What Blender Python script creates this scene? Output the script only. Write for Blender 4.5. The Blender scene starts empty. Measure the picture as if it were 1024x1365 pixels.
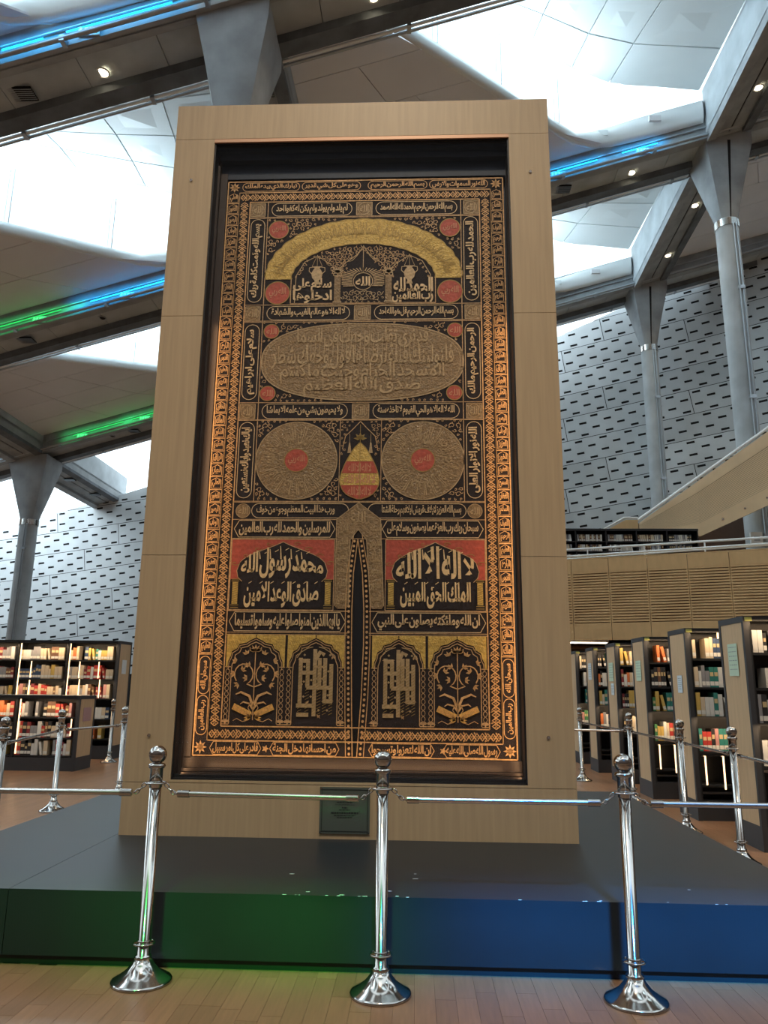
import bpy, bmesh, math, random
from mathutils import Vector, Matrix
R = math.radians
rnd = random.Random(7)
SC = bpy.context.scene
COL = SC.collection

# ------------------------------------------------------------------ camera, sky, light, exposure
cam = bpy.data.cameras.new('camera'); cam.sensor_fit = 'HORIZONTAL'; cam.sensor_width = 36
cam.lens = 35.395; cam.clip_end = 300
camo = bpy.data.objects.new('camera', cam); COL.objects.link(camo)
pi_, ro_, ya_ = R(12.8236), R(.6324), R(-2.4242)
F = Vector((math.sin(ya_)*math.cos(pi_), math.cos(ya_)*math.cos(pi_), math.sin(pi_)))
R0 = Vector((math.cos(ya_), -math.sin(ya_), 0)); U0 = R0.cross(F)
R1 = math.cos(ro_)*R0+math.sin(ro_)*U0; U1 = -math.sin(ro_)*R0+math.cos(ro_)*U0
M = Matrix((R1, U1, -F)).transposed().to_4x4(); M.translation = (0, 0, 1.2979)
camo.matrix_world = M
SC.camera = camo
SC.view_settings.view_transform = 'Standard'; SC.view_settings.look = 'None'
SC.view_settings.gamma = 1; SC.view_settings.use_curve_mapping = False
SC.view_settings.exposure = 0.22
SKY = 1.9
w = bpy.data.worlds.new('sky'); SC.world = w; w.use_nodes = True
bg = w.node_tree.nodes['Background']; bg.inputs[0].default_value = (.80, .93, 1, 1); bg.inputs[1].default_value = SKY

def light(name, kind, loc, energy, color=(1, 1, 1), aim=None, size=1, size_y=None, spot=60, blend=.6):
    l = bpy.data.lights.new(name, kind); l.energy = energy; l.color = color
    if kind == 'AREA':
        l.shape = 'RECTANGLE'; l.size = size; l.size_y = size_y or size
    elif kind == 'SPOT':
        l.spot_size = R(spot); l.spot_blend = blend; l.shadow_soft_size = size
    else: l.shadow_soft_size = size
    o = bpy.data.objects.new(name, l); COL.objects.link(o); o.location = loc
    if aim is not None:
        o.rotation_euler = (Vector(aim)-Vector(loc)).to_track_quat('-Z', 'Y').to_euler()
    return o
# daylight falling through the open strip between the last roof beam and the slotted wall
for x, y, z, e, sx in ((-24, 36.6, 12.6, 1000, 12), (-11, 35.8, 16.4, 650, 9), (3, 35.2, 20.2, 220, 9), (13, 35.0, 23.0, 330, 8)):
    light('clerestory_daylight', 'AREA', (x, y, z), e, (.82, .93, 1), (x, y+4.0, z-7.5), sx, 2.0)
# coloured show lights hung high in the hall
def wash(name, loc, e, col, aim, spot):
    o = light(name, 'SPOT', loc, e*1.15, col, aim, .24, spot=spot, blend=1); o.scale = (1, .5, 1)
for x in (-1.35, -.75, -.35): wash('green_spot', (x-.4, -4.5, 7.4), 6000, (.04, 1, .12), (x, 3.83, .24), 5.8)
wash('green_spot', (-2.6, -4.5, 7.4), 3600, (.04, 1, .15), (-2.1, 3.83, .26), 4.5)
for x in (.35, .85, 1.35, 1.8): wash('blue_spot', (x+.6, -4.5, 7.4), 15000, (.025, .34, 1), (x, 3.83, .24), 6.4)
light('front_fill_spot', 'SPOT', (-.4, -3.2, 16.2), 3600, (1, .82, .60), (-.4, 5.1, 2.6), .35, spot=30, blend=1)  # unseen warm fill, added to light the display from the front

# ------------------------------------------------------------------ materials
MATS = {}
def mat(name, col, rough=.6, metal=0, var=0, scale=6, bump=0, stretch=None, emit=None, es=0, spec=None, tone=False, bscale=None, coat=0):
    if name in MATS: return MATS[name]
    m = bpy.data.materials.new(name); m.use_nodes = True; MATS[name] = m
    nt = m.node_tree; N = nt.nodes; L = nt.links; b = N['Principled BSDF']
    b.inputs['Base Color'].default_value = (*col, 1); b.inputs['Roughness'].default_value = rough
    b.inputs['Metallic'].default_value = metal
    if spec is not None: b.inputs['Specular IOR Level'].default_value = spec
    if coat: b.inputs['Coat Weight'].default_value = coat
    if emit: b.inputs['Emission Color'].default_value = (*emit, 1); b.inputs['Emission Strength'].default_value = es
    src = None
    if var or bump:
        tc = N.new('ShaderNodeTexCoord'); mp = N.new('ShaderNodeMapping'); L.new(tc.outputs['Object'], mp.inputs[0])
        if stretch: mp.inputs['Scale'].default_value = stretch
        nz = N.new('ShaderNodeTexNoise'); nz.inputs['Scale'].default_value = scale; nz.inputs['Detail'].default_value = 6
        L.new(mp.outputs[0], nz.inputs['Vector'])
        if var:
            mr = N.new('ShaderNodeMapRange'); mr.inputs['From Min'].default_value = .3; mr.inputs['From Max'].default_value = .7
            mr.inputs['To Min'].default_value = 1-var; mr.inputs['To Max'].default_value = 1+var
            L.new(nz.outputs['Fac'], mr.inputs['Value']); src = mr.outputs[0]
        if bump:
            n2 = nz
            if bscale:
                n2 = N.new('ShaderNodeTexNoise'); n2.inputs['Scale'].default_value = bscale; L.new(mp.outputs[0], n2.inputs['Vector'])
            bp = N.new('ShaderNodeBump'); bp.inputs['Strength'].default_value = bump; bp.inputs['Distance'].default_value = .01
            L.new(n2.outputs['Fac'], bp.inputs['Height']); L.new(bp.outputs[0], b.inputs['Normal'])
    if tone:
        at = N.new('ShaderNodeAttribute'); at.attribute_name = 'tone'
        if src is None: src = at.outputs['Fac']
        else:
            mu = N.new('ShaderNodeMath'); mu.operation = 'MULTIPLY'; L.new(src, mu.inputs[0]); L.new(at.outputs['Fac'], mu.inputs[1]); src = mu.outputs[0]
    if src is not None:
        vm = N.new('ShaderNodeVectorMath'); vm.operation = 'SCALE'; vm.inputs[0].default_value = col
        L.new(src, vm.inputs['Scale']); L.new(vm.outputs[0], b.inputs['Base Color'])
    return m
def glassmat(name, tint=(1, 1, 1), gloss=.06, rough=.02):
    m = bpy.data.materials.new(name); m.use_nodes = True; MATS[name] = m
    nt = m.node_tree; N = nt.nodes; L = nt.links; N.remove(N['Principled BSDF']); out = N['Material Output']
    t = N.new('ShaderNodeBsdfTransparent'); t.inputs[0].default_value = (*tint, 1)
    g = N.new('ShaderNodeBsdfGlossy'); g.inputs['Roughness'].default_value = rough
    mx = N.new('ShaderNodeMixShader'); mx.inputs[0].default_value = gloss
    L.new(t.outputs[0], mx.inputs[1]); L.new(g.outputs[0], mx.inputs[2]); L.new(mx.outputs[0], out.inputs[0]); return m
veneer = mat('beech_veneer', (.48, .345, .20), .45, var=.07, scale=3, stretch=(14, 14, .6))
veneer_h = mat('beech_veneer_wide', (.66, .43, .20), .5, var=.05, scale=3, stretch=(3, 3, 1))
veneer_end = mat('bookcase_end_veneer', (.60, .41, .235), .5, var=.08, scale=3, stretch=(9, 9, .8))
veneer_pale = mat('pale_stair_wood', (.84, .63, .38), .5, var=.05, scale=2)
brownwall = mat('dark_red_brown_panel', (.11, .065, .045), .5, var=.1, scale=3)
floorm = mat('oak_strip', (.27, .140, .072), .30, var=.12, scale=5, stretch=(12, 1, 1), tone=True)
jointm = mat('dark_joint', (.10, .055, .03), .8)
black = mat('black_lining', (.006, .007, .010), .5)
navy = mat('navy_fabric_board', (.013, .026, .050), .55, var=.1, scale=30)
bronzeframe = mat('dark_bronze_moulding', (.055, .04, .034), .42, metal=.3)
cloth = mat('black_silk_ground', (.013, .006, .006), .8, var=.25, scale=40, bump=.3)
gold = mat('gold_thread', (.68, .38, .15), .45, metal=.1, var=.28, scale=60, bump=.5)
goldy = mat('yellow_gold_satin', (.60, .38, .08), .45, metal=.1, var=.22, scale=50, bump=.8, bscale=90)
goldd = mat('old_gold_relief', (.27, .165, .07), .5, metal=.1, var=.3, scale=45, bump=.9, bscale=80)
goldm = mat('bronze_relief_thread', (.48, .32, .155), .45, metal=.1, var=.2, scale=60, bump=.4)
goldl = mat('pale_gold_thread', (.70, .48, .25), .45, metal=.1, var=.15, scale=70)
goldk = mat('shadowed_gold_line', (.30, .19, .06), .5, metal=.3)
redm = mat('red_satin', (.46, .075, .04), .6, var=.2, scale=40, bump=.4)
redgold = mat('rose_gold_thread', (.60, .24, .12), .5)
platform_m = mat('slate_paint', (.011, .017, .021), .42, var=.10, scale=4, bump=.05, spec=.40)
plinth_m = mat('recess_black', (.01, .01, .012), .7)
chrome = mat('polished_steel', (.41, .385, .36), .13, metal=1)
chrome_b = mat('brushed_steel', (.56, .53, .50), .22, metal=1)
concrete = mat('cast_concrete', (.33, .36, .38), .8, var=.18, scale=1.6, bump=.15)
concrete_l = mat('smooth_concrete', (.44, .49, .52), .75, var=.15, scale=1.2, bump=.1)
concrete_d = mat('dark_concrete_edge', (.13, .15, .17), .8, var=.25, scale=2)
slotwall = mat('grey_slot_panel', (.50, .55, .575), .7, var=.10, scale=.8, tone=True)
slotdark = mat('slot_hole', (.005, .006, .007), .9)
whitepanel = mat('white_roof_panel', (.66, .71, .72), .55, var=.03, scale=.6)
soffitm = mat('warm_white_soffit', (.76, .77, .80), .6, var=.04, scale=.7)
whitemetal = mat('white_enamel', (.82, .86, .87), .35)
groovem = mat('groove_shadow_gap', (.01, .01, .012), .9)
steel = mat('galvanised_pipe', (.42, .46, .50), .35, metal=.7)
blacksteel = mat('black_shelf_steel', (.018, .019, .021), .4)
plinthgrey = mat('charcoal_plinth', (.045, .046, .05), .5)
frosted = mat('frosted_plaque', (.085, .10, .085), .25, coat=.5)
inkm = mat('dark_ink', (.01, .015, .015), .6)
paperm = mat('white_paper', (.72, .74, .74), .8)
lampm = mat('lamp_glow', (1, .9, .7), .5, emit=(1, .82, .55), es=14)
ledb = mat('blue_led', (0, .3, .6), .5, emit=(.02, .55, 1), es=2.2)
ledg = mat('green_led', (0, .5, .2), .5, emit=(.05, .70, .16), es=.55)
stripm = mat('warm_shelf_light', (1, .8, .5), .5, emit=(1, .66, .36), es=2.2)
caseglass = glassmat('case_glass', (.98, .99, 1), .012, .03)
skyglass = glassmat('skylight_glass', (.95, .99, 1), .04, .1)

# ------------------------------------------------------------------ mesh helpers
class MB:
    def __init__(s): s.v = []; s.f = []; s.m = []; s.t = []; s.smooth = []
    def add(s, vs, fs, mi=0, tone=1, sm=False):
        o = len(s.v); s.v += [tuple(p) for p in vs]
        for f in fs: s.f.append([i+o for i in f]); s.m.append(mi); s.t.append(tone); s.smooth.append(sm)
        return s
    def box(s, x0, x1, y0, y1, z0, z1, mi=0, tone=1, skip=()):
        vs = [(x, y, z) for z in (z0, z1) for y in (y0, y1) for x in (x0, x1)]
        fs = {'-z': (0, 2, 3, 1), '+z': (4, 5, 7, 6), '-y': (0, 1, 5, 4), '+y': (2, 6, 7, 3), '-x': (0, 4, 6, 2), '+x': (1, 3, 7, 5)}
        return s.add(vs, [f for k, f in fs.items() if k not in skip], mi, tone)
    def hexa(s, p, mi=0, tone=1):   # 8 points: bottom four, top four, same turn
        return s.add(p, [(3, 2, 1, 0), (4, 5, 6, 7), (0, 1, 5, 4), (1, 2, 6, 5), (2, 3, 7, 6), (3, 0, 4, 7)], mi, tone)
    def tube(s, pts, r, n=8, mi=0, caps=True, tone=1):
        pts = [Vector(p) for p in pts]; rings = []
        for i, p in enumerate(pts):
            d = (pts[min(i+1, len(pts)-1)]-pts[max(i-1, 0)]).normalized()
            a = Vector((0, 0, 1)) if abs(d.z) < .9 else Vector((1, 0, 0))
            e1 = d.cross(a).normalized(); e2 = d.cross(e1).normalized()
            rr = r[i] if isinstance(r, (list, tuple)) else r
            rings.append([p+rr*(math.cos(2*math.pi*k/n)*e1+math.sin(2*math.pi*k/n)*e2) for k in range(n)])
        fs = []
        for i in range(len(pts)-1):
            for k in range(n):
                k2 = (k+1) % n; fs.append((i*n+k, i*n+k2, (i+1)*n+k2, (i+1)*n+k))
        s.add([v for rg in rings for v in rg], fs, mi, tone, True)
        if caps:
            s.add(rings[0], [tuple(range(n))[::-1]], mi, tone); s.add(rings[-1], [tuple(range(n))], mi, tone)
        return s
    def lathe(s, prof, c=(0, 0, 0), n=32, mi=0):
        vs = []; fs = []
        for r, z in prof:
            for k in range(n): vs.append((c[0]+r*math.cos(2*math.pi*k/n), c[1]+r*math.sin(2*math.pi*k/n), c[2]+z))
        for i in range(len(prof)-1):
            for k in range(n):
                k2 = (k+1) % n; fs.append((i*n+k, i*n+k2, (i+1)*n+k2, (i+1)*n+k))
        return s.add(vs, fs, mi, 1, True)
    def torus(s, c, R_, r, n=24, m=8, mi=0):
        pts = []
        vs = []; fs = []
        for i in range(n):
            a = 2*math.pi*i/n
            for j in range(m):
                b = 2*math.pi*j/m; rr = R_+r*math.cos(b)
                vs.append((c[0]+rr*math.cos(a), c[1]+rr*math.sin(a), c[2]+r*math.sin(b)))
        for i in range(n):
            for j in range(m):
                fs.append((i*m+j, ((i+1) % n)*m+j, ((i+1) % n)*m+(j+1) % m, i*m+(j+1) % m))
        return s.add(vs, fs, mi, 1, True)
    def prism(s, poly, y0, y1, mi=0):   # outline in x-z, thickness in y
        n = len(poly); vs = [(x, y0, z) for x, z in poly]+[(x, y1, z) for x, z in poly]
        fs = [tuple(range(n)), tuple(range(2*n-1, n-1, -1))]+[(i, i+n, (i+1) % n+n, (i+1) % n) for i in range(n)]
        return s.add(vs, fs, mi)
    def build(s, name, mats, parent=None, loc=None, kind=None, fix=True):
        me = bpy.data.meshes.new(name)
        base = Vector(parent.get('_w', (0, 0, 0))) if parent is not None else Vector(loc or (0, 0, 0))
        me.from_pydata([(p[0]-base.x, p[1]-base.y, p[2]-base.z) for p in s.v], [], s.f)
        for m in (mats if isinstance(mats, (list, tuple)) else [mats]): me.materials.append(m)
        me.polygons.foreach_set('material_index', s.m); me.polygons.foreach_set('use_smooth', s.smooth)
        if any(t != 1 for t in s.t) or 'tone' in s.__dict__:
            a = me.attributes.new('tone', 'FLOAT', 'FACE'); a.data.foreach_set('value', s.t)
        else:
            a = me.attributes.new('tone', 'FLOAT', 'FACE'); a.data.foreach_set('value', [1.0]*len(s.f))
        me.validate()
        if fix:
            bm = bmesh.new(); bm.from_mesh(me); bmesh.ops.recalc_face_normals(bm, faces=bm.faces); bm.to_mesh(me); bm.free()
        o = bpy.data.objects.new(name, me); COL.objects.link(o)
        if parent is not None: o.parent = parent; o['_w'] = tuple(base)
        else: o.location = base; o['_w'] = tuple(base)
        if kind: o['kind'] = kind
        return o
def empty(name, loc, label=None, cat=None, group=None, kind=None):
    o = bpy.data.objects.new(name, None); COL.objects.link(o); o.location = loc; o['_w'] = tuple(loc); o.empty_display_size = .1
    return tag(o, label, cat, group, kind)
def tag(o, label=None, cat=None, group=None, kind=None):
    if label: o['label'] = label
    if cat: o['category'] = cat
    if group: o['group'] = group
    if kind: o['kind'] = kind
    return o
def copy_tree(o, parent=None, loc=None, rz=None):
    c = o.copy(); COL.objects.link(c)
    if parent is not None: c.parent = parent
    if loc is not None: c.location = loc
    if rz is not None: c.rotation_euler[2] = rz
    for ch in list(o.children): copy_tree(ch, c)
    return c

# ------------------------------------------------------------------ roof frame of reference
Z0, SX, G_, SY, YA, S_, XC, BAY, BW = 16.972, .283, -.023, -.010, 13.277, 9.6, 10.134, 14.467, 1.858
cg, sg = math.cos(G_), math.sin(G_)
def G(u, v, h=0): return (cg*u-sg*v, sg*u+cg*v, Z0+SX*u+SY*(v-YA)+h)
UL = [XC-3*BAY, XC-2*BAY, XC-BAY, XC, XC+BAY]
HB = .75      # half width of the depth beams
# ------------------------------------------------------------------ floor
fl = MB(); fl.box(-60, 45, -16, 46, -.12, -.004)
floor = fl.build('floor', jointm, kind='structure')
PW, PL = .088, .62
PXL, PXR, PYF, PYB = -2.725, 1.95, 3.83, 7.62     # platform outline
near = []; far = MB(); wide = MB()
nx0, nx1 = -8.8, 8.8
i = 0; x = nx0
while x < nx1:
    y = 1.6-rnd.random()*PL
    while y < 16:
        y1 = y+PL*rnd.uniform(.7, 1.3)
        if not (x > PXL and x+PW < PXR and y > PYF and y1 < PYB) and abs(x) < .62*max(y1, 2.2)+.6:
            tn = rnd.uniform(.88, 1.14)
            vis = (y1 > 2.85 and y < 3.85 and -.62*y1-.1 < x < .50*y1)
            if vis: near.append((x, y, y1, tn))
            else: far.box(x+.0006, x+PW-.0006, y, y1-.0012, -.004, 0, 0, tn, skip=('-z',))
        y = y1
    x += PW
near.sort(key=lambda a: a[1]+abs(a[0])*.2)
for k, (x, y, y1, tn) in enumerate(near):
    if k < 300:
        MB().box(x+.0006, x+PW-.0006, y, y1-.0012, -.004, 0, 0, tn, skip=('-z',)).build('floor_plank', floorm, floor, fix=False)
    else: far.box(x+.0006, x+PW-.0006, y, y1-.0012, -.004, 0, 0, tn, skip=('-z',))
for k in range(0, 54):   # the rest of the hall
    for s in (-60, 8.81):
        x0 = s; x1 = -8.81 if s < 0 else 45
        far.box(x0, x1, -16+k, -16+k+.995, -.004, 0, 0, rnd.uniform(.9, 1.1), skip=('-z',))
far.box(-8.8, 8.8, 16, 46, -.004, 0, 0, 1, skip=('-z',)); far.box(-8.8, 8.8, -16, 1.0, -.004, 0, 0, 1, skip=('-z',))
far.build('floor_planks', floorm, floor, kind='stuff', fix=False)

# ------------------------------------------------------------------ slotted wall behind (curved)
def wy(x):   # plan of the wall
    a = -20.0; t0, t1, xa, xb = .06, .38, -20., 14.
    k = (t1-t0)/(xb-xa)
    xx = max(min(x, 30), -45)
    return 41.9-(t0*(xx-a)+k*(xx-a)**2/2 if xx > -20 else t0*(xx-a))
def wtop(x):
    P = [(-45, 4.6), (-24.2, 9.9), (-19.1, 11.2), (-15.5, 12.2), (7.4, 19.05), (10.3, 20.06), (13.1, 21.0), (17, 22.3), (24, 24.6), (40, 29)]
    for (a, b), (c, d) in zip(P, P[1:]):
        if x <= c: return b+(d-b)*(x-a)/(c-a)
    return 31
TW = .13; ct, st = math.cos(TW), math.sin(TW)
wall = empty('wall_back', (0, wy(0), 0), kind='structure')
def W(a, b, d=0):   # a along course, b across courses, d depth behind the face
    x = a*ct-b*st; z = a*st+b*ct; return (x, wy(x)+d, z)
CH = 1.22; PITCH = 1.14; PWD = 5*PITCH
def slot_panel(a0, b0, tn):
    mb = MB(); g = .014
    ar = [a0+g, a0+PWD-g]; rows = 4; rh = CH/rows
    sw, shh = .34, .105
    for r in range(rows):
        bl = b0+r*rh+(g if r == 0 else 0); bh = b0+(r+1)*rh-(g if r == rows-1 else 0); bc = b0+(r+.5)*rh
        off = PITCH*(.25 if r % 2 else .75)
        cuts = [ar[0]]; slots = []
        for k in range(5):
            c = a0+off+k*PITCH
            if c+sw/2 < ar[1]: slots.append((c-sw/2, c+sw/2)); cuts += [c-sw/2, c+sw/2]
        cuts.append(ar[1])
        if W(cuts[0], bl)[2] > wtop(W(cuts[0], bl)[0]) and W(cuts[-1], bl)[2] > wtop(W(cuts[-1], bl)[0]): continue
        for q in range(len(cuts)-1):
            c0, c1 = cuts[q], cuts[q+1]
            isl = (c0, c1) in slots
            def Q(pts, mi=0): mb.add(pts, [tuple(range(len(pts)))], mi, tn)
            def Wc(a, b, d=0):
                p = W(a, b, d); t = wtop(p[0]); return (p[0], p[1], min(p[2], t))
            if not isl:
                n = max(1, int((c1-c0)/1.2))
                for j in range(n):
                    e0 = c0+(c1-c0)*j/n; e1 = c0+(c1-c0)*(j+1)/n
                    Q([Wc(e0, bl), Wc(e1, bl), Wc(e1, bh), Wc(e0, bh)])
            else:
                s0, s1 = bc-shh/2, bc+shh/2
                if W(c0, s1)[2] > wtop(W(c0, s1)[0])-.05:
                    Q([Wc(c0, bl), Wc(c1, bl), Wc(c1, bh), Wc(c0, bh)]); continue
                Q([Wc(c0, bl), Wc(c1, bl), Wc(c1, s0), Wc(c0, s0)]); Q([Wc(c0, s1), Wc(c1, s1), Wc(c1, bh), Wc(c0, bh)])
                Q([W(c0, s0, .12), W(c1, s0, .12), W(c1, s1, .12), W(c0, s1, .12)], 1)
                for e in (((c0, s0), (c1, s0)), ((c1, s0), (c1, s1)), ((c1, s1), (c0, s1)), ((c0, s1), (c0, s0))):
                    Q([W(*e[0]), W(*e[1]), W(*e[1], .12), W(*e[0], .12)], 1)
    return mb
rows_b = range(-6, 26)
for rb in rows_b:
    b0 = rb*CH; offr = ((rb*37) % 11)/11*PWD
    for ka in range(-8, 7):
        a0 = ka*PWD+offr
        p = W(a0+PWD/2, b0+CH/2)
        if p[0] < -33 or p[0] > 24 or p[2] < -1 or W(a0+PWD, b0)[2] > wtop(W(a0+PWD, b0)[0])+.3 and W(a0, b0)[2] > wtop(W(a0, b0)[0])+.3: continue
        if -12.5 < p[0] < 2.5: continue       # hidden behind the display
        if p[2] < 1.0: continue
        mb = slot_panel(a0, b0, rnd.uniform(.90, 1.08))
        if mb.f: mb.build('slot_panel', [slotwall, slotdark], wall, fix=False)
bk = MB(); xs = [-45+i*2.2 for i in range(39)]
for a, b in zip(xs, xs[1:]):
    bk.add([(a, wy(a)+.03, 0), (b, wy(b)+.03, 0), (b, wy(b)+.03, wtop(b)-.02), (a, wy(a)+.03, wtop(a)-.02)], [(0, 1, 2, 3)], 0)
    bk.add([(a, wy(a)+.35, 0), (b, wy(b)+.35, 0), (b, wy(b)+.35, wtop(b)-.02), (a, wy(a)+.35, wtop(a)-.02)], [(0, 1, 2, 3)], 1)
    bk.add([(a, wy(a)+.03, wtop(a)-.02), (b, wy(b)+.03, wtop(b)-.02), (b, wy(b)+.35, wtop(b)-.02), (a, wy(a)+.35, wtop(a)-.02)], [(0, 1, 2, 3)], 1)
bk.build('wall_backing', [slotdark, concrete], wall, fix=False)
for x0, z1 in ((-14.7, 14.5), (-14.25, 14.5), (-26.3, 12.4), (-26.0, 12.4), (-33, 11)):
    MB().tube([(x0+1.1, wy(x0)-.12, 1), (x0, wy(x0)-.12, z1)], .05, 8).build('wall_pipe', whitemetal, wall)

# ------------------------------------------------------------------ roof: bays, glazing, beams
ceiling = empty('ceiling', G(0, YA, 0), kind='structure')
def bilin(P, a, b): return [P[0][k]*(1-a)*(1-b)+P[1][k]*a*(1-b)+P[2][k]*a*b+P[3][k]*(1-a)*b for k in range(3)]
def slab(mb, A, B, C, D, t=.06, mi=0, tone=1):     # quad in (u,v,h) with thickness upwards
    lo = [G(*p) for p in (A, B, C, D)]; hi = [(p[0], p[1], p[2]+t) for p in lo]
    return mb.hexa(lo+hi, mi, tone)
def bay(u0, u1, v0, v1, full=True, lights=True, power=1.0):
    """one roof bay between beams: sloping white roof panels, eyelid glazing on the diagonal and flat soffit"""
    du = u1-u0; us = u0+HB+2.28; ue = u1-4.45      # where the lip leaves the near beam / meets the far beam
    lip = [(us-.35, v0), (us+.6, v0+.85)]
    for k in range(1, 7):
        t = k/7; lip.append((us+.6+(ue-.9-us-.6)*t, v0+.85+(v1-.75-v0-.85)*t))
    lip += [(ue-.9, v1-.78), (ue-.25, v1-.36), (ue+.5, v1-.16), (ue+1.5, v1-.10), (u1-HB-.12, v1-.08)]
    SH = .68
    # soffit panels: strips in v between the left beam side and the lip
    def lipu(v):
        for (a, b), (c, d) in zip(lip[:10], lip[1:11]):
            if b <= v <= d: return a+(c-a)*(v-b)/max(d-b, 1e-6)
        return lip[9][0]
    nv = 5 if full else 1
    for j in range(nv):
        va = v0+(v1-.16-v0)*j/nv+.012; vb = v0+(v1-.16-v0)*(j+1)/nv-.012
        nu = (1+j if j < 3 else 3) if full else 1
        if nu == 0: continue
        for k in range(nu):
            L_, Ra, Rb = u0+HB, lipu(va)-.1, lipu(vb)-.1
            a0 = L_+(Ra-L_)*k/nu+.012; a1 = L_+(Ra-L_)*(k+1)/nu-.012; b0 = L_+(Rb-L_)*k/nu+.012; b1 = L_+(Rb-L_)*(k+1)/nu-.012
            slab(MB(), (a0, va, SH), (a1, va, SH), (b1, vb, SH), (b0, vb, SH)).build('soffit_panel', soffitm, ceiling)
    # curb backing so no light leaks between the soffit panels
    bm_ = MB()
    for j in range(6):
        va = v0+(v1-v0)*j/6; vb = v0+(v1-v0)*(j+1)/6
        slab(bm_, (u0+HB-.1, va, SH+.09), (lipu(min(va, v1-.2))-.05, va, SH+.09), (lipu(min(vb, v1-.2))-.05, vb, SH+.09), (u0+HB-.1, vb, SH+.09), .03)
    # strip along far beam beyond the lip is the eave
    bm_.build('soffit_backing', soffitm, ceiling)
    # rounded lip with a fascia
    lb = MB(); n = len(lip)
    prof = [(0, 0), (.10, -.05), (.17, .02), (.19, .14), (.16, .30), (.02, .34)]
    rings = []
    for i, (a, b) in enumerate(lip):
        p0 = lip[max(i-1, 0)]; p1 = lip[min(i+1, n-1)]
        d = Vector((p1[0]-p0[0], p1[1]-p0[1])).normalized(); nn = Vector((d.y, -d.x))
        rise = .62 if i >= 11 else (.30, .5)[i-9] if i in (9, 10) else 0
        rings.append([G(a+nn.x*(q-.10)*(1+rise), b+nn.y*(q-.10)*(1+rise), SH+h*(1+rise*2.2)) for q, h in prof])
    m = len(prof)
    lb.add([p for r_ in rings for p in r_], [(i*m+j, i*m+j+1, (i+1)*m+j+1, (i+1)*m+j) for i in range(n-1) for j in range(m-1)], 0, 1, True)
    lb.build('skylight_lip', whitemetal, ceiling)
    # glazing along the lip, up to the raised edge of the roof panels
    def gt(t): return 2.9+.7*math.sin(min(t, .8)/.8*math.pi/2)-(max(0, t-.72)/.28)**1.4*1.75
    gl = MB(); P = []; K = 14
    def lp(t):
        x = t*(n-1); i = min(int(x), n-2); f = x-i
        return (lip[i][0]*(1-f)+lip[i+1][0]*f, lip[i][1]*(1-f)+lip[i+1][1]*f)
    for k in range(K+1):
        t = k/K; a, b = lp(t); P.append((a, b, gt(t)))
    for p, q in zip(P, P[1:]):
        gl.add([G(p[0]-.02, p[1], SH+.3), G(q[0]-.02, q[1], SH+.3), G(q[0]-.02, q[1], q[2]), G(p[0]-.02, p[1], p[2])], [(0, 1, 2, 3)])
    gl.build('skylight_glazing', skyglass, ceiling, fix=False)
    if full:
        for t in (.17, .37, .59):
            a, b = lp(t); po = MB()
            for e in (-.07, .07):
                po.tube([G(a+e, b, SH+.32), G(a+e, b, SH+2.1)], .03, 6)
            po.tube([G(a-.07, b, SH+2.08), G(a+.07, b, SH+2.08)], .03, 6); po.build('glazing_post', whitemetal, ceiling)
        for e in (ue+.1, ue+1.9):      # fittings on the eave fascia
            fx = MB(); c = Vector(G(e, v1-.36, SH+.38))
            fx.box(c.x-.2, c.x+.2, c.y-.03, c.y+.06, c.z-.1, c.z+.1); fx.build('eave_light', whitepanel if e < ue+1 else soffitm, ceiling)
    # roof panels from the near beam up to the glazing head
    nu, nr = (6, 4) if full else (2, 1)
    N0 = us-.35; 
    def RP(a, b):
        x, y, z = P[0][0], P[0][1], P[0][2]
        nu_ = N0+(u1-HB-N0)*a; nh = .75+.5*a
        t = a; p = lp(t); h = gt(t)
        return (nu_*(1-b)+p[0]*b, v0*(1-b)+p[1]*b, nh*(1-b)+h*b+.35*math.sin(b*math.pi)*math.sin(a*math.pi))
    for i in range(nu):
        for j in range(nr):
            e = .004 if full else 0; a0, a1 = i/nu+e*.5, (i+1)/nu-e*.5; b0, b1 = j/nr+e, (j+1)/nr-e
            slab(MB(), RP(a0, b0), RP(a1, b0), RP(a1, b1), RP(a0, b1), .05).build('roof_panel', whitepanel, ceiling)
    bb = MB()
    for i in range(8):
        for j in range(4):
            pts = [RP(i/8, j/4), RP((i+1)/8, j/4), RP((i+1)/8, (j+1)/4), RP(i/8, (j+1)/4)]
            slab(bb, *[(p[0], p[1], p[2]+.07) for p in pts], .03)
    bb.build('roof_panel_backing', whitepanel, ceiling)
    # side cheeks closing the roof panels against the right-hand beam
    ck = MB(); ck.add([G(u1-HB-.02, v0, .2), G(u1-HB-.02, v1, .2), G(u1-HB-.02, v1, 1.9), G(u1-HB-.02, v0, 1.5)], [(0, 1, 2, 3)]); ck.build('roof_cheek', concrete_l, ceiling, fix=False)
    if lights:
        mid = ((lip[1][0]+lip[9][0])/2, (lip[1][1]+lip[9][1])/2)
        d = Vector((lip[9][0]-lip[1][0], lip[9][1]-lip[1][1])).normalized(); nn = Vector((d.y, -d.x))
        A = Vector(G(mid[0]-nn.x*.8, mid[1]-nn.y*.8, 2.3)); B = Vector(G(mid[0]+nn.x*2, mid[1]+nn.y*2, .9))
        l = light('skylight_daylight', 'AREA', A, 650*power, (.74, .90, 1), None, 9, 2.4)
        zax = (A-B).normalized(); xax = (Vector(G(lip[9][0], lip[9][1], 0))-Vector(G(lip[1][0], lip[1][1], 0))).normalized(); yax = zax.cross(xax).normalized(); xax = yax.cross(zax)
        mm = Matrix((xax, yax, zax)).transposed().to_4x4(); mm.translation = A; l.matrix_world = mm
VR = [YA-2*S_, YA-S_, YA, YA+S_, YA+2*S_]
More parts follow.
